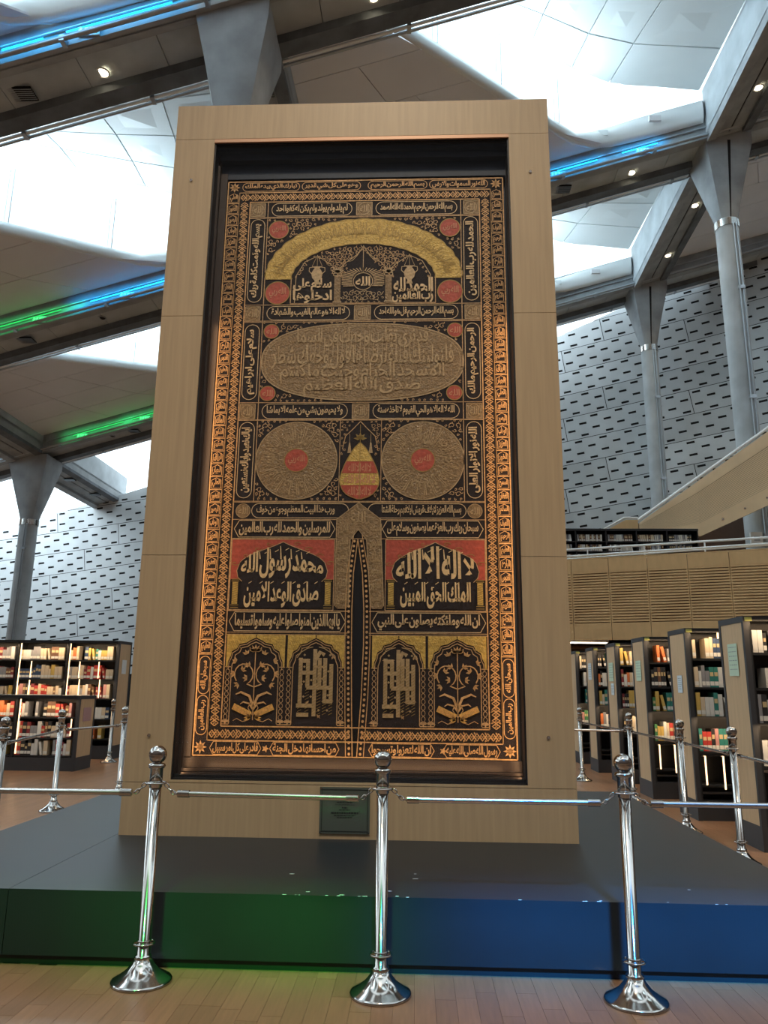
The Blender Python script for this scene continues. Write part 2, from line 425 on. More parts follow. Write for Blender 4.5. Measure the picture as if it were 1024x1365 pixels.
for vi, v in enumerate(VR):
    for ui in range(4):
        u0, u1 = UL[ui], UL[ui+1]
        vis = (vi >= 2) and not (vi == 4 and ui != 1)
        if vi == 4: continue
        if vi == 0 and ui == 0: continue
        bay(u0, u1, v+BW, v+S_, full=vis, lights=True, power=(.8 if vi >= 1 else 2.0)*(2.4 if ui == 3 else 1))

for ui in (1,):        # beyond the last beam only the upper roof panels remain, then open sky down to the wall
    u0, u1 = UL[ui]+HB+.35, UL[ui+1]-HB
    va, vb = VR[4]+BW, VR[4]+BW+2.9
    for i in range(4):
        for j in range(2):
            a0 = u0+(u1-u0)*i/4+.01; a1 = u0+(u1-u0)*(i+1)/4-.01; b0 = va+(vb-va)*j/2; b1 = va+(vb-va)*(j+1)/2-.02
            h0, h1 = .9+.9*j, .9+.9*(j+1)
            slab(MB(), (a0, b0, h0), (a1, b0, h0), (a1, b1, h1), (a0, b1, h1), .06).build('roof_panel', whitepanel, ceiling)
def led(parent, ua, ub, v, h, m): 
    mb = MB(); a = Vector(G(ua, v, h)); b = Vector(G(ub, v, h))
    mb.tube([a, b], .02, 6); mb.build('led_strip', m, parent)
def primary(vi, label, leds, downs, vents, plates):
    v = VR[vi]; c = G(0, v+BW/2, 0); t = empty('roof_beam', c, label, 'beam', None)
    for ui in range(4):
        ua, ub = UL[ui]-(HB if ui == 0 else -HB*0), UL[ui+1]
        # near web
        n = 4
        mb = MB(); slab(mb, (ua, v, 0), (ub, v, 0), (ub, v+.16, 0), (ua, v+.16, 0), 1.5); mb.build('beam_web', concrete, t)
        mb = MB(); slab(mb, (ua, v+.12, 0), (ub, v+.12, 0), (ub, v+.34, 0), (ua, v+.34, 0), .3); mb.build('near_flange', concrete, t)
        for k in range(8):
            a0 = ua+(ub-ua)*k/8+.01; a1 = ua+(ub-ua)*(k+1)/8-.01
            mb = MB(); slab(mb, (a0, v+.34, .2), (a1, v+.34, .2), (a1, v+BW-.5, .2), (a0, v+BW-.5, .2), .05, 0, rnd.uniform(.9, 1.1)); mb.build('soffit_board', concrete_l, t)
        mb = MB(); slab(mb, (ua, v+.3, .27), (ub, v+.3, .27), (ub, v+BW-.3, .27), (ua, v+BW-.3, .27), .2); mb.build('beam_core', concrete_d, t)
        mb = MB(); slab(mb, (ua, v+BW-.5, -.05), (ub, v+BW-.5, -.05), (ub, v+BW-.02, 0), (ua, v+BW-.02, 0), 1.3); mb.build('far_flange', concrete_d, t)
    ua, ub = UL[0]-HB, UL[4]
    MB().tube([G(ua, v-.16, .03), G(ub, v-.16, .03)], .055, 8).build('conduit', steel, t)
    MB().tube([G(ua, v-.05, .40), G(ub, v-.05, .40)], .03, 6).build('cable', steel, t)
    for e in (0, .14): MB().tube([G(ua, v+BW+.08+e, .02), G(ub, v+BW+.08+e, .02)], .04, 8).build('edge_pipe', whitemetal if e == 0 else steel, t)
    for k in range(20):
        u = ua+1.3+k*3.1
        if u < ub: 
            a = Vector(G(u, v-.1, .03)); MB().box(a.x-.05, a.x+.05, a.y-.1, a.y+.12, a.z-.07, a.z+.08).build('conduit_clip', steel, t)
            a = Vector(G(u+1.2, v+BW+.12, .02)); MB().box(a.x-.05, a.x+.05, a.y-.12, a.y+.12, a.z-.06, a.z+.08).build('pipe_clip', steel, t)
    for (a, b, m) in leds:
        led(t, a, b, v-.06, .30, m)
        colr = (.02, .45, 1) if m is ledb else (.05, 1, .25)
        A = Vector(G((a+b)/2, v-.55, .42)); B = Vector(G((a+b)/2, v, .28))
        l = light('led_wash', 'AREA', A, (4.2 if m is ledb else 1.8)*(b-a), colr, B, (b-a)*1.5, .05); l.data.spread = R(80)
        l.rotation_euler = (Vector((A-B)).to_track_quat('Z', 'X')).to_euler()
        xax = (Vector(G(b, 0, 0))-Vector(G(a, 0, 0))).normalized(); z = (A-B).normalized(); yv = z.cross(xax).normalized(); xax = yv.cross(z)
        mm = Matrix((xax, yv, z)).transposed().to_4x4(); mm.translation = A; l.matrix_world = mm
    for (u, dv, on) in downs: downlight(t, u, v+dv, .2, on)
    for (u, dv) in vents: vent(t, u, v+dv, .2)
    for (u,) in plates:
        a = Vector(G(u, v-.02, .16)); f = MB().box(a.x-.24, a.x+.24, a.y-.04, a.y+.02, a.z-.1, a.z+.12).build('junction_plate', steel, t)
        for e in (-.17, -.06, .06, .17): MB().box(a.x+e-.03, a.x+e+.03, a.y-.055, a.y-.03, a.z-.06, a.z+.08).build('plate_socket', whitemetal, f)
    return t
def downlight(t, u, v, h, on=True):
    c = G(u, v, h); o = MB().lathe([(.16, 0), (.17, -.03), (.13, -.03), (.12, .0)], c, 20).build('downlight', whitemetal if on else steel, t)
    MB().lathe([(.12, -.015), (.06, -.02), (.0, -.02)], c, 20).build('lamp_disc', lampm if on else slotdark, o)
    if on:
        l = light('downlight_beam', 'SPOT', (c[0], c[1], c[2]-.06), 260, (1, .80, .55), (c[0], c[1], 0), .1, spot=110, blend=.8)
def vent(t, u, v, h):
    c = G(u, v, h-.02); f = MB(); s = .30
    f.box(c[0]-s, c[0]+s, c[1]-s*.7, c[1]+s*.7, c[2]-.015, c[2]+.01, 1)
    o = f.build('air_vent', [steel, slotdark], t)
    g = MB()
    for k in range(7): 
        y = c[1]-s*.62+k*s*.2; g.hexa([(c[0]-s, y, c[2]-.05), (c[0]+s, y, c[2]-.05), (c[0]+s, y+.02, c[2]-.05), (c[0]-s, y+.02, c[2]-.05), (c[0]-s, y+.03, c[2]-.015), (c[0]+s, y+.03, c[2]-.015), (c[0]+s, y+.05, c[2]-.015), (c[0]-s, y+.05, c[2]-.015)])
    g.build('louvre_blades', steel, o)
primary(2, 'nearest grey concrete roof beam passing over the top of the wooden display frame', [(-9.3, -8.4, ledb), (-7.9, -5.6, ledb), (-12.5, -10, ledb)],
        [(-7.57, 1.05, True), (-1.33, 1.05, True), (5, 1.05, True), (-12.5, 1.05, True)], [(-9.41, 1.0)], [(-7.4,)])
primary(3, 'grey concrete roof beam with blue light strips meeting the frame at its upper corners', [(4.3, 5.65, ledb), (6.5, 7.7, ledb), (-11.6, -8.6, ledb), (-16.2, -12.6, ledg), (1.5, 3.4, ledb)],
        [(7.09, 1.05, True), (-11.6, .9, False), (.5, .9, True)], [(4.6, .85), (-14.3, .9)], [(-13.33,), (-10.35,), (7.2,), (4.3,)])
primary(4, 'farthest grey concrete roof beam, green strips left and slotted wall behind', [(-16.6, -14.3, ledg), (-13.9, -11.5, ledg)],
        [(5.6, 1.0, False), (-15.2, .9, False)], [(-14.2, .9)], [(-16.2,), (-13.3,)])

def secondary(u, va, vb, label, downs=(), vents=(), name='roof_cross_beam', groove=True, zo=0):
    c = G(u, (va+vb)/2, 0); t = empty(name, c, label, 'beam')
    for s in (-1, 1):
        a, b = (u-HB, u-.03) if s < 0 else (u+.03, u+HB)
        mb = MB(); slab(mb, (a, va, 0), (b, va, 0), (b, vb, 0), (a, vb, 0), .4); mb.build('beam_half', concrete, t)
        e0, e1 = (u-HB, u-HB+.2) if s < 0 else (u+HB-.2, u+HB)
        mb = MB(); slab(mb, (e0, va, .3), (e1, va, .3), (e1, vb, .3), (e0, vb, .3), 1.15); mb.build('beam_side', concrete_l, t)
        mb = MB(); e0, e1 = (u-HB, u-HB+.30) if s < 0 else (u+HB-.30, u+HB)
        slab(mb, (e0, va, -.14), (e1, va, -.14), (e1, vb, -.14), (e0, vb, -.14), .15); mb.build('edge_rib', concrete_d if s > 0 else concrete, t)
    mb = MB(); slab(mb, (u-.04, va, .04), (u+.04, va, .04), (u+.04, vb, .04), (u-.04, vb, .04), .2); mb.build('centre_groove', groovem, t)
    for dv in downs: downlight(t, u+.2, va+dv, -.01, True)
    for dv in vents: vent(t, u+.1, va+dv, -.01)
    return t
secondary(UL[3], YA+BW, YA+S_, 'concrete cross beam at upper right corner above the thick round column', [5.85])
secondary(UL[3], YA+S_+BW, YA+2*S_, 'concrete cross beam with two lit spots between the two right columns', [2.2, 5.7])
secondary(UL[2], YA+BW, YA+S_, 'concrete cross beam glimpsed beside the capital above the frame', vents=[.7])
secondary(UL[2], YA+S_+BW, YA+2*S_, 'concrete cross beam hidden behind the middle of the frame')
secondary(UL[1], YA+BW, YA+S_, 'concrete cross beam beyond the upper left edge of the view')
secondary(UL[1], YA+S_+BW, YA+2*S_, 'concrete cross beam running down to the left column capital')
secondary(UL[1], YA+2*S_+BW, 42.2, 'short concrete cross beam between the left column and the slotted wall', vents=[2.2, 5.2])
secondary(UL[4], YA+S_+BW, YA+2*S_, 'concrete cross beam past the right edge of the view')

# ------------------------------------------------------------------ concrete columns
def column(u, v, label, rad=.36, top_w=.78, groove=False):
    c = G(u, v, 0); H = c[2]; x, y = c[0], c[1]
    t = empty('concrete_column', (x, y, 0), label, 'column')
    nk = H-3.0
    MB().tube([(x, y, 0), (x, y, nk)], rad, 32).build('shaft', concrete_l, t)
    hx, hy = top_w, .80; mb = MB(); n = 10
    rings = [(nk, 0), (nk+.15, 0), (nk+.9, .30), (nk+1.8, .64), (H-.25, 1), (H+.12, 1)]
    for q in range(4):          # four facets with creased edges between them
        vs = []
        for z, f in rings:
            for k in range(n+1):
                a = math.pi/2*q-math.pi/4+math.pi/2*k/n; cx, sy = math.cos(a), math.sin(a); s = 1/max(abs(cx), abs(sy))
                vs.append((x+cx*rad*(1-f)+cx*s*hx*f, y+sy*rad*(1-f)+sy*s*hy*f, z))
        mb.add(vs, [(i*(n+1)+k, i*(n+1)+k+1, (i+1)*(n+1)+k+1, (i+1)*(n+1)+k) for i in range(len(rings)-1) for k in range(n)], 0, 1, True)
    mb.build('capital', concrete, t)
    if groove: MB().hexa([(x-.015, y-rad-.012, nk+.1), (x+.015, y-rad-.012, nk+.1), (x+.015, y-rad+.1, nk+.1), (x-.015, y-rad+.1, nk+.1),
                        (x-.05, y-hy-.012, H-.2), (x+.05, y-hy-.012, H-.2), (x+.05, y-hy+.1, H-.2), (x-.05, y-hy+.1, H-.2)]).build('capital_groove', groovem, t)
    MB().tube([(x, y, nk-.14), (x, y, nk+.13)], rad+.03, 32).build('collar', chrome_b, t)
    p = MB()
    for e in (-.05, .05): p.tube([(x+e+.1, y-rad-.05, .2), (x+e+.1, y-rad-.05, nk-.1)], .026, 6)
    p.build('downpipe', steel, t)
    for z in (nk*.35, nk*.62, nk*.85): MB().box(x, x+.2, y-rad-.1, y-rad+.02, z-.06, z+.06).build('pipe_bracket', steel, t)
    return t
column(UL[3], YA+S_+BW/2, 'thick round concrete column nearest the right edge, with flared capital', .37, groove=True)
column(UL[3], YA+2*S_+BW/2, 'round concrete column left of the thick one, flared capital, standing before the slotted wall', .37, groove=True)
column(UL[1], YA+2*S_+BW/2, 'round concrete column with flared capital at the left edge, behind the bookcases', .40, .9)
column(UL[2], YA+BW/2, 'concrete column behind the frame, only its flared capital showing above the top edge', .37, .8)
column(UL[2], YA+2*S_+BW/2, 'concrete column fully behind the display frame', .37, .8)

# side and rear enclosure of the hall
def wallbox(name, *a, m=veneer_h): return MB().box(*a).build(name, m, kind='structure')
wallbox('wall_rear', -46, 40, -15.3, -15, 0, 26, m=brownwall)
wallbox('wall_left', -46.3, -46, -15, 46, 0, 14, m=brownwall)
wallbox('wall_right', 40, 40.3, -15, 32, 0, 30, m=brownwall)

# ------------------------------------------------------------------ platform
pf = empty('display_platform', ((PXL+PXR)/2, (PYF+PYB)/2, 0), 'wide low slate-grey platform carrying the wooden display frame', 'platform')
b = MB(); b.box(PXL, -1.932, PYF, PYB, .045, .329, skip=()).build('deck', platform_m, pf)
MB().box(-1.929, PXR, PYF, PYB, .045, .329).build('deck', platform_m, pf)
MB().box(PXL+.03, PXR-.03, PYF+.03, PYB-.03, 0, .045).build('recessed_plinth', plinth_m, pf)
ch = MB(); q = random.Random(9)
for k in range(26):
    x = q.choice((q.uniform(-.75, .1), q.uniform(.2, 1.5))); y = PYF+q.choice((.004, .006, .02, q.uniform(.05, .5))); a = q.uniform(.003, .009)
    ch.box(x-a*1.6, x+a*1.6, y-.003, y+.003, .3290, .3292)
ch.build('paint_chips', paperm, pf, kind='stuff')
# ------------------------------------------------------------------ display frame
FX0, FX1, FY, FZ0, FZ1 = -1.912, 1.036, 5.145, .329, 5.825
OX0, OX1, OZ0, OZ1 = -1.598, .7265, .672, 5.482
fr = empty('display_case', ((FX0+FX1)/2, 5.4, FZ0), 'tall beech-veneered display frame standing on the slate platform', 'frame')
g = .0018; ZJ = [FZ0, .655, 2.16, 3.98, 5.512, FZ1]
MB().box(FX0, FX1, FY, FY+.04, FZ0, ZJ[1]-g).build('bottom_panel', veneer, fr)
MB().box(FX0, FX1, FY, FY+.04, ZJ[4]+g, FZ1).build('top_panel', veneer, fr)
for i in (1, 2, 3):
    for a, b in ((FX0, OX0), (OX1, FX1)):
        p = MB().box(a, b, FY, FY+.04, ZJ[i]+g, ZJ[i+1]-g).build('side_panel', veneer, fr)
MB().box(OX0, OX1, FY, FY+.04, ZJ[1]+g, OZ0).build('sill_strip', veneer, fr)
MB().box(OX0, OX1, FY, FY+.04, OZ1, ZJ[4]-g).build('head_strip', mat('copper_edge', (.62, .36, .22), .4, metal=.2), fr)
body = MB()
for a in ((FX0+.002, OX0-.001, FY+.04, 5.78, FZ0, FZ1-.002), (OX1+.001, FX1-.002, FY+.04, 5.78, FZ0, FZ1-.002), (OX0, OX1, FY+.04, 5.78, FZ0, OZ0-.001), (OX0, OX1, FY+.04, 5.78, OZ1+.001, FZ1-.002), (OX0, OX1, 5.37, 5.78, OZ0, OZ1)): body.box(*a)
body.build('carcass', veneer, fr)
ln = MB(); t_ = .012
ln.box(OX0, OX0+t_, FY+.012, 5.36, OZ0, OZ1); ln.box(OX1-t_, OX1, FY+.012, 5.36, OZ0, OZ1); ln.box(OX0, OX1, FY+.012, 5.36, OZ0, OZ0+t_); ln.box(OX0, OX1, FY+.012, 5.36, OZ1-t_, OZ1)
ln.build('black_reveal', black, fr)
MB().box(OX0, OX1, 5.345, 5.37, OZ0, OZ1).build('navy_backboard', navy, fr)
# inner moulding
def bar(x0, x1, z0, z1, m=bronzeframe, y0=5.235, y1=5.345, nm='inner_moulding'):
    MB().box(x0, x1, y0, y1, z0, z1).build(nm, m, fr)
bar(OX0+t_, OX0+.028, OZ0+t_, OZ1-.06, y0=5.25); bar(OX0+.030, -1.514, .80, 5.30, y0=5.285)
bar(.712, OX1-t_, OZ0+t_, OZ1-.06, m=black, y0=5.285)
bar(OX0+t_, OX1-t_, OZ0+t_, OZ0+.030, m=black, y0=5.18, y1=5.25)
bar(OX0+.03, OX1-t_, .70, .712, y0=5.22); bar(OX0+.03, OX1-t_, .716, .735, y0=5.25); bar(OX0+.03, OX1-t_, .737, .806, y0=5.285)
bar(OX0+t_, OX1-t_, 5.44, OZ1-t_, m=navy, y0=5.20); bar(OX0+.03, OX1-t_, 5.385, 5.44, m=navy, y0=5.235); bar(OX0+.03, .712, 5.25, 5.383, m=navy, y0=5.29)
MB().box(OX0+t_, OX1-t_, FY+.018, FY+.024, OZ0+t_, OZ1-t_).build('glass_pane', caseglass, fr)
for x, e, dx in ((OX0+.05, 3.2, .25), (OX1-.035, 3.6, -.22)):
    l = light('case_strip_lamp', 'AREA', (x, 5.20, 2.3), e, (1, .60, .30), (x+dx, 5.30, 2.3), .03, 3.4)
    z_ = (Vector((x, 5.2, 0))-Vector((x+dx, 5.30, 0))).normalized(); y_ = Vector((0, 0, 1)); x_ = y_.cross(z_)
    mm = Matrix((x_, y_, z_)).transposed().to_4x4(); mm.translation = (x, 5.20, 2.3); l.matrix_world = mm
l = light('case_sill_lamp', 'AREA', (-.41, 5.20, .74), 1.8, (1, .60, .30), (-.41, 5.32, 1.1), 2.0, .03)
for x, z in ((-1.763, 5.14), (.884, 5.167), (-1.76, .95), (.866, .97)):
    MB().tube([(x, FY-.008, z), (x, FY+.01, z)], .011, 14).build('screw_cap', chrome_b, fr)

# ------------------------------------------------------------------ Arabic lettering helper
_ST = {'آ': 0xFE81, 'أ': 0xFE83, 'ؤ': 0xFE85, 'إ': 0xFE87, 'ا': 0xFE8D, 'ة': 0xFE93, 'د': 0xFEA9, 'ذ': 0xFEAB, 'ر': 0xFEAD, 'ز': 0xFEAF, 'و': 0xFEED, 'ى': 0xFEEF}
_DU = {'ئ': 0xFE89, 'ب': 0xFE8F, 'ت': 0xFE95, 'ث': 0xFE99, 'ج': 0xFE9D, 'ح': 0xFEA1, 'خ': 0xFEA5, 'س': 0xFEB1, 'ش': 0xFEB5, 'ص': 0xFEB9, 'ض': 0xFEBD, 'ط': 0xFEC1, 'ظ': 0xFEC5,
       'ع': 0xFEC9, 'غ': 0xFECD, 'ف': 0xFED1, 'ق': 0xFED5, 'ك': 0xFED9, 'ل': 0xFEDD, 'م': 0xFEE1, 'ن': 0xFEE5, 'ه': 0xFEE9, 'ي': 0xFEF1}
def shape(s):
    out = []; i = 0; prev = False
    while i < len(s):
        ch = s[i]
        if ch == 'ل' and i+1 < len(s) and s[i+1] in 'اأإآ':
            out.append(chr({'ا': 0xFEFB, 'أ': 0xFEF7, 'إ': 0xFEF9, 'آ': 0xFEF5}[s[i+1]]+(1 if prev else 0))); prev = False; i += 2; continue
        nxt = i+1 < len(s) and (s[i+1] in _ST or s[i+1] in _DU)
        if ch in _DU:
            out.append(chr(_DU[ch]+(3 if prev and nxt else 1 if prev else 2 if nxt else 0))); prev = True
        elif ch in _ST: out.append(chr(_ST[ch]+(1 if prev else 0))); prev = False
        else: out.append(ch); prev = False
        i += 1
    return ''.join(out[::-1])
_TC = {}
def glyphs(s, bold=.02, res=2):
    k = (s, bold)
    if k not in _TC:
        c = bpy.data.curves.new('lettering', 'FONT'); c.body = shape(s); c.resolution_u = res; c.offset = bold; c.fill_mode = 'FRONT'; c.space_word = .35; c.space_character = .97
        o = bpy.data.objects.new('lettering', c); COL.objects.link(o); bpy.context.view_layer.update()
        me = bpy.data.meshes.new_from_object(o.evaluated_get(bpy.context.evaluated_depsgraph_get()))
        vs = [tuple(v.co) for v in me.vertices]; fs = [tuple(p.vertices) for p in me.polygons]
        bpy.data.objects.remove(o); bpy.data.meshes.remove(me); bpy.data.curves.remove(c)
        xs = [v[0] for v in vs]; ys = [v[1] for v in vs]
        _TC[k] = (vs, fs, min(xs), max(xs), min(ys), max(ys))
    return _TC[k]
# textile frame: s across (0 = centre line), t up from the lower hem
TX, TZ, TY = -.41, .808, 5.300
cur = empty('embroidered_curtain', (TX, TY, TZ), 'black door curtain with gold Arabic embroidery hanging inside the wooden frame', 'textile')
def P2(s, t, d=0): return (TX+s, TY-.002-d, TZ+t)
def poly(mb, pts, d=.001, tone=1): mb.add([P2(a, b, d) for a, b in pts], [tuple(range(len(pts)))], 0, tone)
def text(mb, s, a0, a1, b0, b1, d=.004, bold=.02, rot=0, fn=None):
    vs, fs, x0, x1, y0, y1 = glyphs(s, bold)
    o = []
    for v in vs:
        p = (v[0]-x0)/(x1-x0); q = (v[1]-y0)/(y1-y0)
        if rot == 1: p, q = 1-q, p          # reads upward
        elif rot == -1: p, q = q, 1-p
        a = a0+(a1-a0)*p; b = b0+(b1-b0)*q
        if fn: a, b = fn(p, q)
        o.append(P2(a, b, d))
    mb.add(o, fs)
def rib(mb, pts, w, d=.003, closed=False):
    n = len(pts); L_ = []; 
    for i, p in enumerate(pts):
        a = pts[(i-1) % n] if closed or i > 0 else p; c = pts[(i+1) % n] if closed or i < n-1 else p
        dx, dz = c[0]-a[0], c[1]-a[1]; l = math.hypot(dx, dz) or 1
        ww = w[i] if isinstance(w, list) else w
        nx, nz = -dz/l*ww/2, dx/l*ww/2
        L_ += [P2(p[0]+nx, p[1]+nz, d), P2(p[0]-nx, p[1]-nz, d)]
    m = n if closed else n-1
    mb.add(L_, [(2*i, 2*i+1, (2*((i+1) % n))+1, 2*((i+1) % n)) for i in range(m)])
def rect(mb, a0, a1, b0, b1, w=.006, d=.003): rib2(mb, [(a0, b0), (a1, b0), (a1, b1), (a0, b1)], w, d)
def rib2(mb, pts, w, d=.003):
    for i in range(len(pts)):
        rib(mb, [pts[i], pts[(i+1) % len(pts)]], w, d)
def ell(cx, cz, rx, rz, n=40, a0=0, a1=2*math.pi): return [(cx+rx*math.cos(a0+(a1-a0)*k/n), cz+rz*math.sin(a0+(a1-a0)*k/n)) for k in range(n+(0 if abs(a1-a0-2*math.pi) < 1e-6 else 1))]
def sell(cx, cz, rx, rz, n=80, e=.82):
    o = []
    for k in range(n):
        a = 2*math.pi*k/n; c, s_ = math.cos(a), math.sin(a); o.append((cx+rx*math.copysign(abs(c)**e, c), cz+rz*math.copysign(abs(s_)**e, s_)))
    return o
def cart(mb, a0, a1, b0, b1, w=.005, vert=False):
    if vert: r = (a1-a0)/2; c = (a0+a1)/2; pts = ell(c, b1-r, r, r, 10, 0, math.pi)+ell(c, b0+r, r, r, 10, math.pi, 2*math.pi)
    else: r = (b1-b0)/2; c = (b0+b1)/2; pts = ell(a1-r, c, r, r, 10, -math.pi/2, math.pi/2)+ell(a0+r, c, r, r, 10, math.pi/2, 3*math.pi/2)
    rib(mb, pts, w, .003, True)
def hexcart(mb, a0, a1, b0, b1, w=.005):
    r = (b1-b0)*.28; c = (b0+b1)/2
    rib2(mb, [(a0, c), (a0+r, b0), (a1-r, b0), (a1, c), (a1-r, b1), (a0+r, b1)], w)
def leaf(mb, x, z, ang, l, w, d=.0035):
    c, s = math.cos(ang), math.sin(ang)
    pts = [(0, 0), (.35*l, w/2), (l, 0), (.35*l, -w/2)]
    poly(mb, [(x+p*c-q*s, z+p*s+q*c) for p, q in pts], d)
def scroll(mb, inside, x0, x1, z0, z1, r=.035, w=.006, seed=1):
    q = random.Random(seed); r = min(r, .024); z = z0+r*.55; row = 0
    while z < z1:
        x = x0+r*(.5 if row % 2 else 1.4); col = 0
        while x < x1:
            cx, cz = x+q.uniform(-.1, .1)*r, z+q.uniform(-.1, .1)*r
            if inside(cx, cz):
                rr_ = r
                while rr_ > r*.45 and not all(inside(cx+a*rr_*.95, cz+b*rr_*.95) for a, b in ((1, 0), (-1, 0), (0, 1), (0, -1))): rr_ *= .8
                sgn = 1 if (row+col) % 2 else -1; a0 = q.uniform(0, 6.28)
                pts = [(cx+rr_*(1-k/11)*math.cos(a0+sgn*k*.75), cz+rr_*(1-k/11)*math.sin(a0+sgn*k*.75)) for k in range(9)]
                rib(mb, pts, [w*.85*(1-.04*k) for k in range(9)])
                leaf(mb, pts[-1][0]-rr_*.2, pts[-1][1]-rr_*.2, a0, rr_*.6, rr_*.4)
                for k in (0, 3): leaf(mb, pts[k][0], pts[k][1], a0+sgn*k*.75+q.uniform(.3, 1), rr_*.65, rr_*.3)
            x += r*1.8; col += 1
        z += r*1.55; row += 1
def chain(mb, p0, p1, w, pitch=.075):
    x0, z0 = p0; x1, z1 = p1; L_ = math.hypot(x1-x0, z1-z0); n = max(1, round(L_/pitch)); dx, dz = (x1-x0)/L_, (z1-z0)/L_
    def at(a, b): return (x0+dx*a-dz*b, z0+dz*a+dx*b)
    h = w*.34; st_ = L_/n
    for ph in (0, 1):
        pts = []
        for k in range(n*4+1):
            s_ = (0, 1, 0, -1)[(k+2*ph) % 4]; pts.append(at(k*st_/4, s_*h))
        rib(mb, pts, .0085)
    for k in range(n*2+1):
        s_ = (k % 2)*2-1; c = at(k*st_/2, 0)
        if 0 < k < n*2:
            a = math.atan2(dz, dx)
            for e in (0, math.pi/2, math.pi, -math.pi/2): leaf(mb, c[0], c[1], a+e+.78, w*.22, w*.12)
    for k in range(n*2):
        c = at((k+.5)*st_/2, 0); mb_a = math.atan2(dz, dx)
        for e in (.9, -.9, 2.24, -2.24): leaf(mb, c[0], c[1], mb_a+e, w*.24, w*.06)
    for k in range(n):
        for s_ in (1, -1):
            c = at((k+.5)*st_+ (0 if s_ > 0 else 0), s_*w*.30); a = math.atan2(dz, dx)
            for e in (-.6, .6, math.pi/2*s_): leaf(mb, c[0], c[1], a+e+(math.pi if s_ < 0 else 0)*0, w*.20, w*.09)
class Pieces:     # every patch of satin laid on the silk is a part of its own
    def __init__(s, name, m): s.name = name; s.m = m
    def add(s, vs, fs, mi=0, tone=1, sm=False): MB().add(vs, fs).build(s.name, s.m, cur, fix=False)
# black silk with the slit
out = [(-1.1, 0), (-.004, .012), (-.014, .30), (-.022, .75), (-.024, 1.0), (-.018, 1.25), (.001, 1.483), (.030, 1.25), (.044, 1.0), (.046, .75), (.036, .40), (.014, .006), (1.1, 0), (1.105, 4.428), (-1.102, 4.428)]
cb = MB(); nn = len(out)
cb.v = [(TX+a, TY, TZ+b) for a, b in out]+[(TX+a, TY+.012, TZ+b) for a, b in out]
cb.f = [list(range(nn)), list(range(2*nn-1, nn-1, -1))]+[[i, i+nn, (i+1) % nn+nn, (i+1) % nn] for i in range(nn)]
cb.m = [0]*len(cb.f); cb.t = [1]*len(cb.f); cb.smooth = [False]*len(cb.f); cb.build('silk_ground', cloth, cur)
NAMES = ['الملك', 'القدوس', 'السلام', 'العزيز', 'الجبار', 'الخالق', 'البارئ', 'الغفار', 'الوهاب', 'الرزاق', 'الفتاح', 'العليم', 'السميع', 'البصير', 'الحكيم', 'الكريم', 'الرحيم', 'العظيم', 'الغفور', 'الشكور', 'الحليم', 'اللطيف', 'الخبير', 'العلي']
BIS = 'بسم الله الرحمن الرحيم'
MB().box(TX-.2, TX+.2, TY+.014, TY+.022, TZ+.02, TZ+1.6).build('black_lining_panel', black, cur)
# outer band of name blocks
ob = MB()
for s_ in (-1, 1):
    n = 37; p = (4.325-.68)/n
    for k in range(n):
        z = .68+k*p; a0, a1 = sorted((s_*1.082, s_*1.012))
        rib(ob, [(a0-.008, z), (a1+.008, z)], .006); 
        rib2(ob, [(a0, z+.010), (a1, z+.010), (a1+s_*0, z+p*.72), ((a0+a1)/2, z+p-.008), (a0, z+p*.72)], .004)
        text(ob, NAMES[(k*5+(0 if s_ > 0 else 11)) % len(NAMES)], a0+.006, a1-.006, z+.018, z+p*.83, bold=.035)
    for (z0, z1, tx) in ((.14, .40, 'رب العالمين'), (.41, .665, 'سبحان الله')):
        a0, a1 = sorted((s_*1.085, s_*1.01)); cart(ob, a0, a1, z0, z1, vert=True); text(ob, tx, a0+.012, a1-.012, z0+.03, z1-.03, rot=1, bold=.03)
rib2(ob, [(-1.094, .006), (1.094, .006), (1.099, 4.422), (-1.096, 4.422)], .009); rect(ob, -1.0, 1.0, .105, 4.322, .008)
TB = ['تبارك الذي بيده الملك', 'وهو على كل شيء قدير'.replace('ء', ''), BIS, 'الله نور السموات والارض']
for i, (a0, a1) in enumerate(((-.98, -.52), (-.50, -.03), (.03, .50), (.52, .98))):
    cart(ob, a0, a1, 4.335, 4.41); text(ob, TB[i], a0+.02, a1-.02, 4.342, 4.403, bold=.03)
BB = ['قادر على كل امر سبيل', 'من احسانها دخل الجنة', 'ان الله لتعزوا وتسبحوا', 'رسول الله صلى الله عليه']
for i, (a0, a1) in enumerate(((-.98, -.63), (-.57, -.10), (.10, .54), (.60, .98))):
    hexcart(ob, a0, a1, .014, .098); text(ob, BB[i], a0+.02, a1-.02, .020, .092, bold=.03)
    
for s_ in (-1, 1):
    for c in ((s_*1.045, .06), (s_*1.045, 4.37)):
        for k in range(8): leaf(ob, c[0], c[1], k*.785, .045, .022)
    for k in range(5): leaf(ob, s_*.60, .055, k*1.257, .026, .016)
ob.build('name_border', gold, cur, kind='stuff', fix=False)
chn = MB()
for s_ in (-1, 1): chain(chn, (s_*.957, .20), (s_*.957, 4.235), .075)
chain(chn, (-.99, 4.279), (.99, 4.279), .072); chain(chn, (-.99, .148), (-.03, .148), .07); chain(chn, (.05, .148), (.99, .148), .07)
rect(chn, -.912, .912, .198, 4.236, .008)
for s_ in (-1, 1): rib(chn, [(s_*.998, .112), (s_*.998, 4.32)], .005)
chn.build('chain_border', gold, cur, kind='stuff', fix=False)
